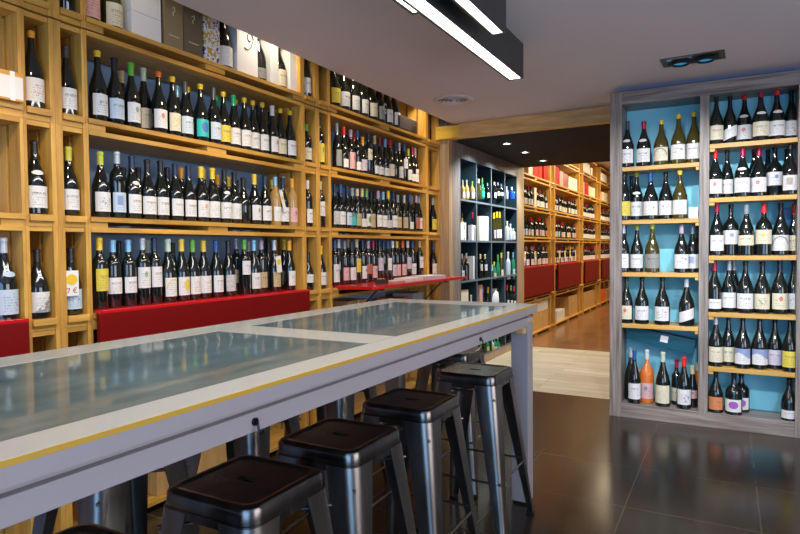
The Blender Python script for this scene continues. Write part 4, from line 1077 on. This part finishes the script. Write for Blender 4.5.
# ------------------------------------------------------------------ passage niche with cubbies
NS = 1.0204
def nz_(z): return (z-1.35)*NS+1.35
def niche():
    X, Y0, Y1 = -2.50, 5.701, 8.16
    rt = empty('cubby_cabinet', (X, Y0, 0), 'pale laminate wall unit with slate cubbies of liquor bottles in the passage', 'cabinet')
    def B(nm, x0, x1, a, b, e, f, mat, bev=.001):
        return MB().box(x0, x1, a-Y0, b-Y0, e, f, bev).build(nm, mat, rt)
    a, b, z0, z1 = 5.765*NS, 7.70*NS, nz_(.13), nz_(2.31)
    B('front_stile', -.02, 0, Y0, a, 0, 2.464, M_lam_z); B('front_stile', -.02, 0, b, Y1, 0, 2.464, M_oak_z)
    B('head_panel', -.02, 0, a, b, z1, 2.464, M_lam_z); B('plinth', -.02, 0, a, b, 0, z0-.02, M_oak_z)
    B('back_board', -.35, -.335, a, b, z0, z1, M_teal)
    for c, d in ((a, a+.02), (b-.02, b)): B('side_board', -.335, -.004, c, d, z0, z1, M_teal); B('edge_band', -.004, .001, c, d, z0, z1, M_tealed, 0)
    zs = [nz_(z) for z in (.13, .57, 1.005, 1.435, 1.87)]
    for z in zs + [z1]: B('shelf_board', -.335, -.004, a+.02, b-.02, z-.02, z, M_teal); B('edge_band', -.004, .001, a+.02, b-.02, z-.02, z, M_tealed, 0)
    for y in (6.245*NS, 6.715*NS, 7.20*NS):
        for c, d in zip(zs, [q-.02 for q in zs[1:]]+[z1-.02]): B('divider', -.334, -.004, y-.009, y+.009, c, d, M_teal); B('edge_band', -.004, .0008, y-.009, y+.009, c, d, M_tealed, 0)
niche()
def carton(name, x0, x1, y0, y1, z0, z1, mat, label, cat='box', group=None, seam=True, rot=0):
    cx, cy = (x0+x1)/2, (y0+y1)/2
    rt = empty(name, (cx, cy, z0+.0005), label, cat, group); rt.rotation_euler = (0, 0, rot)
    a, b, h = (x1-x0)/2, (y1-y0)/2, z1-z0
    MB().box(-a, a, -b, b, 0, h, .002).build('carton_body', mat, rt)
    if seam:
        MB().box(-a, a, -.012, .012, h+.0003, h+.001).box(a+.0004, a+.001, -.012, .012, h*.7, h).build('carton_tape', M_cream if mat is M_kraft else mat, rt)
    return rt
NB = 'gift cartons in the slate cubbies'
carton('gift_carton', -2.770, -2.640, 6.148, 6.240, 1.4367, 1.779, M_white, 'tall white gift carton in second row of first cubby column', 'box', NB, 0)
carton('gift_carton', -2.555, -2.510, 6.245, 6.362, 1.4367, 1.610, M_white, 'low white carton below crimson-capped bottle in slate cubby', 'box', NB, 0)
carton('gift_carton', -2.555, -2.510, 5.908, 6.082, 1.4367, 1.626, M_white, 'low white carton below amber bottle in slate cubby', 'box', NB, 0)
carton('gift_carton', -2.650, -2.530, 6.536, 6.668, 1.4367, 1.722, M_cream, 'cream gift carton in second row of cubbies, beside whiter carton', 'box', NB, 0)
carton('gift_carton', -2.650, -2.530, 6.694, 6.837, 1.4367, 1.728, M_white, 'white gift carton with gold drop, second row of cubbies', 'box', NB, 0)
carton('gift_carton', -2.730, -2.600, 6.245, 6.301, 0.9980, 1.268, M_kraft, 'slim tan carton in third row of cubbies', 'box', NB, 0)
carton('gift_carton', -2.630, -2.520, 6.306, 6.359, 0.9980, 1.260, M_white, 'slim white carton in third row of cubbies', 'box', NB, 0)
carton('gift_carton', -2.670, -2.530, 5.980, 6.184, 0.5541, 0.891, M_cream, 'yellowish carton in fourth row of first cubby column', 'box', NB, 0)
carton('gift_carton', -2.670, -2.530, 6.531, 6.622, 0.5541, 0.921, M_pinkcard, 'pinkish carton beside blue-capped bottle in fourth cubby row', 'box', NB, 0)
j = empty('white_jug', (-2.62, 7.14, nz_(.57)), 'white glazed jug in fourth row of slate cubbies', 'jug')
MB().lathe([(0, .001), (.085, .001), (.10, .02), (.105, .15), (.095, .24), (.075, .26), (.08, .285), (.072, .285), (.068, .26), (0, .25)], 24).build('jug_body', M_white, j, True)
MB().path([(.0, .098, .20), (.0, .14, .19), (.0, .15, .13), (.0, .13, .07), (.0, .10, .06)], .009, 8).build('jug_handle', M_white, j, True)

# ------------------------------------------------------------------ boxes on the top crates, near rack
def giftbox(y0, y1, h, mat, label, x1=-2.63, d=.10, art=None):
    rt = empty('gift_box', (x1, (y0+y1)/2, 2.4305), label, 'box', 'gift boxes on top of the near rack'); b = (y1-y0)/2-.001
    MB().box(-d, 0, -b, b, 0, h, .002).build('box_body', mat, rt)
    if art == 'emblem':
        m = MB(); m.path([(.001, -.012, .22), (.001, .006, .235), (.001, .008, .215), (.001, -.006, .20), (.001, -.002, .185)], .0022, 6); m.build('printed_emblem', plain('pale_gold_print', (.7, .6, .42), .4), rt)
        MB().box(.0002, .001, -.035, .035, .075, .080).build('printed_line', MATS['pale_gold_print'], rt)
    if art == 'scroll':
        m = MB(); pts = [(.001, .02+.03*math.cos(t)*(1-t/9), .24+.04*math.sin(t)*(1-t/9)) for t in [i*.5 for i in range(12)]]
        pts = [(.001, -.03, .17), (.001, .0, .165), (.001, .03, .19)] + pts; m.path(pts, .004, 6); m.build('printed_scroll', M_ink, rt)
    if art == 'panel':
        MB().box(.0002, .001, -b*.75, b*.75, .05, h*.9).build('printed_panel', M_cream, rt)
    return rt
giftbox(2.015, 2.196, .13, M_white, 'pale grey carton, lower of two stacked beside gold boxes', d=.2)
q = giftbox(2.015, 2.196, .17, M_white, 'pale grey carton, upper of two stacked beside gold boxes', d=.2); q.location.z = 2.5615
giftbox(2.214, 2.342, .33, M_gold, 'lighter beige gold gift box with faint emblem', art='emblem')
giftbox(2.346, 2.480, .33, M_bronze, 'darker bronze gift box with pale emblem', art='emblem')
# printed tote style bottle bag
pm, pnt, pb = newmat('gold_blue_print')
uvn = pnt.nodes.new('ShaderNodeNewGeometry'); mpn = pnt.nodes.new('ShaderNodeMapping'); mpn.inputs['Scale'].default_value = (1, 38, 38)
nz = pnt.nodes.new('ShaderNodeTexNoise'); nz.inputs['Scale'].default_value = 1; nz.inputs['Detail'].default_value = 2
pnt.links.new(uvn.outputs['Position'], mpn.inputs[0]); pnt.links.new(mpn.outputs[0], nz.inputs['Vector'])
cr = pnt.nodes.new('ShaderNodeValToRGB'); cr.color_ramp.interpolation = 'CONSTANT'
cr.color_ramp.elements[0].color = (.05, .07, .30, 1); cr.color_ramp.elements[1].position = .40; cr.color_ramp.elements[1].color = (.78, .76, .72, 1)
e = cr.color_ramp.elements.new(.56); e.color = (.50, .36, .08, 1)
pnt.links.new(nz.outputs['Fac'], cr.inputs[0]); pnt.links.new(cr.outputs[0], pb.inputs['Base Color'])
giftbox(2.490, 2.612, .33, pm, 'white and gold patterned gift box with blue script')
def topbottle(y, label, gl='d', lab='Wtk', sh='m', h=.35, x=-2.685, cap='k'):
    rt = empty('wine_bottle', (x, y, 2.4304), label, 'wine bottle', 'bottles on top of the near rack'); rt.rotation_euler = (0, 0, PI/2); rt.scale = (1, 1, h/.30)
    share('glass_body', glass_me(sh, 20), GLASS[gl], rt); share('capsule', cap_me(sh, .82, 20), CAPM[cap], rt)
    if lab: share('paper_label', label_me(sh, lab[3:4]), label_mat(*lab[:3]), rt)
topbottle(1.815, 'black magnum with orange and white label, first on top of near rack', lab='PsoT', h=.34)
topbottle(1.945, 'pale gold magnum with cream label, second on top of near rack', gl='v', lab='CtkT', h=.34, sh='c')
topbottle(2.690, 'black magnum with long white label beside patterned box', lab='WnkT', h=.35)
giftbox(2.752, 2.935, .34, M_white, 'broad white gift box with grey scroll', art='scroll')
topbottle(2.995, 'black magnum between white gift boxes on near rack', lab='GtkS', h=.35)
giftbox(3.055, 3.135, .34, M_white, 'slim white gift box between two black magnums')
topbottle(3.197, 'black magnum beside last white gift box on near rack', lab='CtkT', h=.33)
giftbox(3.255, 3.345, .34, M_white, 'slim white gift box at the end of near rack top')
# loudspeaker on top of the far rack
sp_ = empty('loudspeaker', (-2.60, 4.92, 2.4305), 'small dark brown loudspeaker lying on top of the far rack', 'speaker')
MB().box(-.20, .0, -.19, .19, .0, .135, .018).build('speaker_case', M_spk, sp_, True)
MB().box(.0005, .004, -.17, .06, .015, .12, .001).build('speaker_grille', plain('brown_speaker_mesh', (.09, .07, .065), .7), sp_)
b_ = MB(); b_.lathe([(0, 0), (.008, 0), (.008, .003), (0, .003)], 12); o = b_.build('maker_badge', M_chrome, sp_); o.rotation_euler = (0, PI/2, 0); o.location = (.001, .12, .08)
# wine case with paper label in the rack at the photo edge
wc = empty('wooden_wine_case', (-2.556, 1.238, 1.9675), 'pale wooden wine case with white paper label at the photo edge', 'wine case')
MB().box(-.26, .0, -.20, .20, 0, .118, .002).build('case_body', M_pine_y, wc)
MB().box(.0003, .0012, -.19, .197, .008, .098).build('case_label', label_mat('W', 'n', 'k'), wc)
MB().box(.0013, .002, .145, .165, -.0, .118).build('white_strap', M_white, wc)

# cartons and cases low in the racks
def lowbox(x0, x1, y0, y1, z0, h, mat, lab): return carton('carton', x0, x1, y0, y1, z0, z0+h, mat, lab, 'box', 'cartons low in the racks')
lowbox(-2.86, -2.64, 3.95, 4.25, .605, .33, M_kraft, 'tall kraft carton under red counter, nearer the folded flap')
lowbox(-2.86, -2.64, 4.75, 4.98, .605, .29, M_orange, 'small orange-brown carton under the red counter')
lowbox(-2.84, -2.62, 5.02, 5.26, .605, .32, plain('grey_card', (.35, .37, .40), .5), 'grey printed carton under red counter by oak panel')
lowbox(-2.86, -2.62, 2.0, 2.4, .605, .28, M_kraft, 'kraft carton low behind table, below near rack flap')
lowbox(-2.86, -2.62, 2.6, 2.95, .605, .25, M_kraft, 'second kraft carton low behind table, below near rack flap')
lowbox(-2.86, -2.62, .5, .9, .605, .28, M_kraft, 'kraft carton low in rack at photo edge')
lowbox(-2.86, -2.62, 2.1, 2.6, .06, .3, M_kraft, 'kraft carton on bottom level of near rack')
lowbox(-2.85, -2.60, 8.95, 9.82, .06, .28, M_kraft, 'long kraft carton under white carton, first back room rack')
lowbox(-2.84, -2.60, 9.16, 9.80, .3415, .18, M_white, 'white carton on kraft carton, first back room rack')
lowbox(-2.84, -2.60, 10.40, 10.95, .06, .18, M_white, 'white carton on the bottom of second back room rack')
lowbox(-2.86, -2.66, 10.60, 11.2, .605, .30, M_kraft, 'kraft carton behind flap of second back room rack')
lowbox(-2.85, -2.60, 11.28, 12.0, .06, .36, M_kraft, 'big kraft carton at bottom of second back room rack')
lowbox(-2.85, -2.60, 12.62, 13.75, .06, .34, M_kraft, 'big kraft carton at bottom of third back room rack')
lowbox(-2.85, -2.60, 14.37, 15.1, .06, .28, M_orange, 'orange carton at bottom of fourth back room rack')
lowbox(-2.85, -2.60, 15.2, 15.8, .06, .25, M_kraft, 'kraft carton beside orange carton, fourth back room rack')
lowbox(-2.85, -2.62, 8.3, 8.8, .06, .3, M_kraft, 'kraft carton at the passage end of first back room rack')
def topbox(y0, y1, z, h, mat, lab): return carton('gift_carton', -2.78, -2.60, y0, y1, z, z+h, mat, lab, 'box', 'cartons high in the back room racks', False)
topbox(8.72, 8.93, 2.43, .2, M_cream, 'cream carton at passage end, top of first back room rack')
topbox(8.96, 9.22, 2.43, .33, M_redcard, 'red carton beside cream carton, first back room rack')
topbox(9.24, 9.46, 2.43, .33, M_redcard, 'middle red carton of first back room rack')
topbox(9.56, 9.80, 2.43, .33, M_redcard, 'red carton at far end of first back room rack')
topbox(10.24, 10.56, 2.43, .31, M_redcard, 'bright red carton, top of second back room rack')
topbox(10.60, 10.86, 2.43, .27, M_pinkcard, 'pale pink carton beside bright red carton')
topbox(10.88, 11.20, 2.43, .26, plain('maroon_card', (.30, .05, .04), .4), 'dark red carton beside cream carton, second back room rack')
topbox(11.26, 11.98, 2.43, .24, M_cream, 'wide cream carton, top of second back room rack')
topbox(12.45, 12.66, 2.43, .26, M_pinkcard, 'pinkish carton, third back room rack')
topbox(12.70, 13.05, 2.43, .27, M_redcard, 'red carton, top of third back room rack')
topbox(13.08, 13.75, 2.43, .22, M_cream, 'cream carton, top of third back room rack')
topbox(14.36, 14.6, 2.43, .2, M_pinkcard, 'pinkish carton, top of fourth back room rack')
topbox(14.64, 15.3, 2.43, .22, M_cream, 'cream carton, top of fourth back room rack')
topbox(12.45, 13.2, 2.885, .22, M_white, 'white carton on highest crate of third back room rack')
topbox(14.4, 15.2, 2.885, .2, M_white, 'white carton on highest crate of fourth back room rack')
hb = empty('hat_box', (-2.70, 13.5, 2.8855), 'round white box on highest crate of third back room rack', 'box')
MB().lathe([(0, 0), (.095, 0), (.095, .17), (0, .17)], 28).build('box_body', M_cream, hb, True); MB().lathe([(.0955, .14), (.099, .14), (.099, .185), (0, .185)], 28).build('box_lid', M_white, hb, True)
carton('gift_carton', -2.72, -2.60, 9.02, 9.14, 1.967, 2.27, M_cream, 'tall cream carton between bottles, first back room rack', 'box', None, False)

# ------------------------------------------------------------------ brochures and papers on the red counter
def papers(cx, cy, w, l, n, mat, label, rz=0):
    rt = empty('brochure_stack', (cx, cy, 1.0745), label, 'brochures', 'papers on the red counter'); rt.rotation_euler = (0, 0, rz)
    m = MB()
    for i in range(n): m.box(-w/2+random.uniform(-.004, .004), w/2, -l/2, l/2+random.uniform(-.004, .004), i*.004, i*.004+.0032)
    m.build('paper_sheets', mat, rt)
    MB().box(-w/2+.01, w/2-.01, -l/2+.01, l/2-.01, n*.004-.0006, n*.004+.0006).build('cover_sheet', label_mat('W', 't', 'k'), rt)
papers(-2.45, 4.62, .16, .30, 6, M_white, 'white brochures in the middle of the red counter', .1)
papers(-2.44, 4.98, .18, .34, 7, plain('pale_lilac_paper', (.62, .60, .72), .5), 'lilac-white brochures beyond the white ones on red counter', -.15)
papers(-2.44, 4.33, .13, .18, 3, plain('pink_paper', (.75, .30, .32), .5), 'pink leaflets beside the card holder on red counter')
papers(-2.52, 5.28, .13, .20, 3, M_cream, 'cream leaflets at oak panel end of red counter')
ch = empty('card_holder', (-2.44, 4.14, 1.0745), 'small wire card holder with orange cards on red counter', 'card holder')
m = MB()
for i in range(6): m.box(-.03, .03, -.05+i*.02-.001, -.05+i*.02+.001, .0, .035)
m.box(-.03, .03, -.052, .052, 0, .003); m.build('wire_frame', M_house, ch)
MB().box(-.02, .02, -.045, -.035, .003, .04).box(-.02, .02, .0, .012, .003, .038).build('cards', plain('orange_paper', (.8, .45, .15), .5), ch)

# ------------------------------------------------------------------ high table
def table():
    X0, X1, Y0, Y1, Z = -1.812, -.904, .20, 3.14, 1.05
    rt = empty('high_table', (-1.35, 1.67, 0), 'long pale grey bar-height table with zinc insets beneath glass', 'table')
    rt.rotation_euler = (0, 0, -.0095)
    O = Vector((-1.35, 1.67, 0))
    def B(m, a, b, c, d, e, f, bev=.002): m.box(a-O.x, b-O.x, c-O.y, d-O.y, e, f, bev); return m
    gx0, gx1 = -1.668, -1.0
    ys = [(.445, 1.612), (1.788, 2.95)]
    m = MB()
    B(m, X0, gx0, Y0, Y1, 1.008, Z); B(m, gx1, X1, Y0, Y1, 1.008, Z)
    B(m, gx0, gx1, Y0, ys[0][0], 1.008, Z, 0); B(m, gx0, gx1, ys[0][1], ys[1][0], 1.008, Z, 0); B(m, gx0, gx1, ys[1][1], Y1, 1.008, Z, 0)
    m.build('top_frame', M_paint, rt)
    m = MB(); B(m, X1, X1+.0015, Y0, Y1, Z-.011, Z-.0005, 0); B(m, X0, X1, Y1, Y1+.0015, Z-.011, Z-.0005, 0); m.build('edging_strip', M_yedge, rt)
    m = MB(); B(m, X1, X1+.0012, Y0, Y1, 1.0085, Z-.0112, 0); B(m, X0, X1, Y1, Y1+.0012, 1.0085, Z-.0112, 0); m.build('edge_board', M_apron, rt)
    for a, b in ys:
        m = MB(); B(m, gx0+.002, gx1-.002, a+.002, b-.002, 1.030, Z-.0015, 0); m.build('zinc_inset', M_zinc, rt)
    ax0, ax1, ay0, ay1, az0, az1 = -1.784, -.922, .24, 3.112, .942, 1.004
    for q in ((ax1-.022, ax1, ay0, ay1), (ax0, ax0+.022, ay0, ay1), (ax0+.022, ax1-.022, ay1-.022, ay1), (ax0+.022, ax1-.022, ay0, ay0+.022)):
        m = MB(); B(m, *q, az0, .988); m.build('apron', M_apron, rt)
    m = MB(); B(m, ax0+.03, ax1-.018, ay0+.03, ay1-.02, .9885, 1.0075, 0); m.build('shadow_gap_rail', M_apron, rt)
    for lx in (ax0-.002, ax1-.090):
        for ly in (ay1-.082, ay0-.002):
            m = MB(); B(m, lx, lx+.092, ly, ly+.084, .012, .9882, .003); m.build('leg', M_apron, rt)
            m = MB(); B(m, lx+.006, lx+.086, ly+.006, ly+.078, 0, .0115, 0); m.build('foot_pad', M_black, rt)
    m = MB(); B(m, ax1+.002, ax1+.0045, 3.035, 3.06, .955, .995, .001); B(m, ax1+.002, ax1+.0045, 3.085, 3.112, .950, .975, .001); m.build('fixing_plate', M_chrome, rt)
    m = MB(); B(m, ax1-.055, ax1-.005, 2.985, 3.028, .905, .941, .008); m.build('corner_block', M_beam, rt)
    for y in (1.01, 2.37):
        m = MB(); x = ax1+.004-O.x; yy = y-O.y
        m.tube((x-.006, yy, .966), (x+.001, yy, .966), .009, .009, 16)
        m.path([(x-.004, yy, .966), (x+.007, yy, .962), (x+.008, yy, .950), (x+.012, yy, .943), (x+.019, yy, .943), (x+.023, yy, .951)], .0028, 8)
        m.build('bag_hook', M_iron, rt, True)
table()

# ------------------------------------------------------------------ stools
def stool(name='metal_stool'):
    rt = empty(name)
    S, H = .150, .76
    def rrect(hw, r, z, n=6):
        pts = []
        for cx, cy, a0 in ((1, 1, 0), (-1, 1, 90), (-1, -1, 180), (1, -1, 270)):
            for i in range(n+1):
                a = math.radians(a0+90*i/n); pts.append((cx*(hw-r)+r*math.cos(a), cy*(hw-r)+r*math.sin(a), z))
        return pts
    m = MB()
    hole = [(.017*math.cos(2*PI*i/28)*1.9, .017*math.sin(2*PI*i/28)*.75, 0) for i in range(28)]
    hole = []
    for p in rrect(1, .3, 0):
        a = math.atan2(p[1], p[0]); hole.append((.030*math.cos(a), .012*math.sin(a)))
    def ring(k, z): return [(x*k, y*k, z) for x, y in hole]
    rings = [ring(1.0, H-.022), ring(1.0, H-.008), ring(1.25, H-.0045), ring(1.3, H-.0045), ring(1.4, H-.0045), rrect(.09, .04, H-.0045), rrect(.116, .035, H-.0045), rrect(.118, .035, H-.0045), rrect(.128, .035, H-.001), rrect(.138, .036, H), rrect(.146, .038, H-.004),
             rrect(.150, .040, H-.013), rrect(.1505, .040, H-.040), rrect(.153, .041, H-.041), rrect(.154, .041, H-.062), rrect(.1525, .040, H-.0625), rrect(.1485, .039, H-.04), rrect(.1485, .039, H-.014), rrect(.143, .036, H-.008), rrect(.09, .04, H-.0075), ring(1.3, H-.0095), ring(1.1, H-.022)]
    m.loft(rings, True, False); m.build('seat', M_seat, rt, True)
    # legs: folded sheet wrapping each corner, tapering and splaying
    for sx, sy in ((1, 1), (-1, 1), (-1, -1), (1, -1)):
        m = MB(); rings = []
        for t in (0, .04, .12, .3, .5, .7, .9, 1):
            z = (H-.045)*(1-t)+.012*t
            c = .1545+(.228-.1545)*t          # outer corner distance
            wl = .100*(1-t)+.036*t
            wl = max(.030, wl); r = .040*(1-t)+.018*t
            outer = []; inner = []
            th = .0035
            for (R, W, lst) in ((r, wl, outer), (max(r-th, .004), wl, inner)):
                off = 0 if lst is outer else th
                lst.append((c-off, c-W))
                for i in range(7):
                    a = math.radians(90*i/6); cc = c-off-R
                    lst.append((cc+R*math.cos(a), cc+R*math.sin(a)))
                lst.append((c-W, c-off))
            pts = outer+inner[::-1]
            rings.append([(x*sx, y*sy, z) for x, y in pts])
        m.loft(rings); lg = m.build('leg', M_steel, rt, True)
        m = MB(); 
        for t in (.10, .2): 
            z = (H-.045)*(1-t)+.012*t; c = .1545+(.228-.1545)*t-.004
            m.lathe([(0, -.004), (.004, -.003), (.0045, 0), (.004, .003), (0, .004)], 10, ((c)*sx, (c-.03)*sy, z)); m.lathe([(0, -.004), (.004, -.003), (.0045, 0), (.004, .003), (0, .004)], 10, ((c-.03)*sx, c*sy, z))
        m.build('rivet', M_steel, lg, True)
        m = MB(); c = .228; m.box((c-.034)*sx, (c+.002)*sx, (c-.034)*sy, (c+.002)*sy, 0, .016, .003); m.build('rubber_foot', M_black, rt)
    c = .190
    for z, k in ((.285, .199),):
        for a, b in (((k, k), (-k, k)), ((-k, k), (-k, -k)), ((-k, -k), (k, -k)), ((k, -k), (k, k))):
            m = MB(); m.tube((a[0]*.97, a[1]*.97, z), (b[0]*.97, b[1]*.97, z), .0055, .0055, 10)
            d = Vector((b[0]-a[0], b[1]-a[1], 0))*.07
            m.box(min(a[0], a[0]+d.x)*.97-.003, max(a[0], a[0]+d.x)*.97+.003, min(a[1], a[1]+d.y)*.97-.003, max(a[1], a[1]+d.y)*.97+.003, z-.007, z+.007)
            m.build('foot_rail', M_steel, rt, True)
    m = MB(); k = .155; m.tube((-k, -k, .66), (k, k, .66), .0055).tube((-k, k, .654), (k, -k, .654), .0055); m.build('cross_brace', M_steel, rt, True)
    return rt
def copy_tree(o, parent=None):
    c = o.copy(); COL.objects.link(c)
    if parent: c.parent = parent
    for ch in [x for x in bpy.data.objects if x.parent == o]: copy_tree(ch, c)
    return c
st = stool()
places = [(-1.083, 2.73, 0, 'gunmetal stool with glossy seat beside the far table leg'),
          (-1.095, 2.075, 0, 'gunmetal stool second from the far table leg'),
          (-1.090, 1.575, 0, 'gunmetal stool third from the far table leg, blue-lit corner'),
          (-1.090, 1.15, 0, 'gunmetal stool nearest the camera under table, fourth in line'),
          (-1.095, .66, 0, 'gunmetal stool mostly cut off at the bottom photo edge'),
          (-1.42, 3.21, .03, 'dark stool behind the far table leg under the apron'),
          (-1.66, 2.35, .0, 'dark stool on the rack side of the table, second'),
          (-1.66, 1.75, .1, 'dark stool on the rack side of the table, third'),
          (-1.66, 1.18, -.05, 'dark stool on the rack side of the table, nearest')]
for i, (x, y, rz, lb) in enumerate(places):
    o = st if i == 0 else copy_tree(st)
    o.location = (x, y, 0); o.rotation_euler = (0, 0, rz); tag(o, lb, 'stool', 'gunmetal stools along the high table')

# ------------------------------------------------------------------ ceiling fittings
def bar(x0, x1, y1, y0, z, label):
    rt = empty('linear_light', ((x0+x1)/2, y1, z), label, 'ceiling light', 'linear lights over the table'); w = (x1-x0)/2; L = y0-y1; h = CZ-z
    m = MB(); m.box(-w, -w+.012, L, 0, 0, h).box(w-.012, w, L, 0, 0, h).box(-w+.012, w-.012, -.012, 0, 0, h).box(-w+.012, w-.012, L, L+.012, 0, h).box(-w+.012, w-.012, L+.012, -.012, h-.01, h)
    m.build('light_housing', M_house, rt); MB().box(-w+.013, w-.013, L+.013, -.013, .004, .012).build('light_diffuser', M_light, rt)
bar(-1.205, -1.110, 3.62, -.6, 2.39, 'longest dark linear ceiling light with lit white underside')
bar(-1.025, -.950, 2.82, -.6, 2.39, 'shorter linear ceiling light beside the longest one')
bar(-1.322, -1.227, 2.55, -.6, 2.46, 'linear ceiling light partly hidden behind the longest one')
v = empty('air_vent', (-2.03, 4.66, CZ-.001), 'round slotted air vent in the ceiling near the far rack', 'air vent')
MB().lathe([(.125, -.001), (.17, 0), (.172, -.006), (.14, -.016), (.125, -.010)], 36).build('vent_rim', M_vent, v, True)
for r_ in (.100, .070, .040):
    MB().lathe([(r_, -.004), (r_+.018, -.010), (r_+.022, -.018), (r_+.004, -.012), (r_, -.004)], 36).build('vent_ring', M_vent, v, True)
MB().lathe([(0, -.0015), (.124, -.0015), (.124, -.0005), (0, -.0005)], 36).build('vent_throat', M_black, v)
MB().lathe([(0, -.02), (.018, -.018), (.02, -.008), (0, -.006)], 20).build('vent_cone', M_vent, v, True)
rf = empty('recessed_downlight', (-.215, 4.465, CZ), 'recessed double downlight with two blue lenses in ceiling', 'ceiling light'); rf.rotation_euler = (0, 0, -.035)
m = MB(); 
for q in ((-.19, -.155, -.10, .10), (.155, .19, -.10, .10), (-.155, .155, -.10, -.085), (-.155, .155, .085, .10)): m.box(*q, -.006, -.0005)
m.build('fitting_frame', plain('bronze_frame', (.09, .07, .055), .45), rf)
MB().box(-.154, .154, -.084, .084, -.002, -.0006).build('fitting_tray', M_black, rf)
MB().box(-.15, -.0, -.083, -.045, -.010, -.003).build('reflector', M_chrome, rf)
for s in (-.075, .075):
    m = MB(); m.lathe([(.062, -.003), (.066, -.015), (.055, -.028), (.048, -.028), (.050, -.012)], 24, (s, .01, 0)); ey = m.build('lamp_ring', M_black, rf, True)
    MB().lathe([(0, -.024), (.03, -.022), (.047, -.016)], 24, (s, .01, 0)).build('lamp_lens', M_lens, ey, True)
for i, y in enumerate((6.174, 6.839, 7.609)):
    d = empty('passage_downlight', (-2.08, y, 2.465), '%s small downlight from the beam in dark passage ceiling' % ORD[i+1], 'ceiling light', 'passage downlights')
    MB().lathe([(.035, -.0005), (.055, -.0005), (.054, -.006), (.036, -.009)], 24).build('lamp_ring', M_chrome, d, True)
    MB().lathe([(0, -.003), (.035, -.003), (.035, -.001), (0, -.001)], 24).build('lamp_disc', M_spotlit, d)
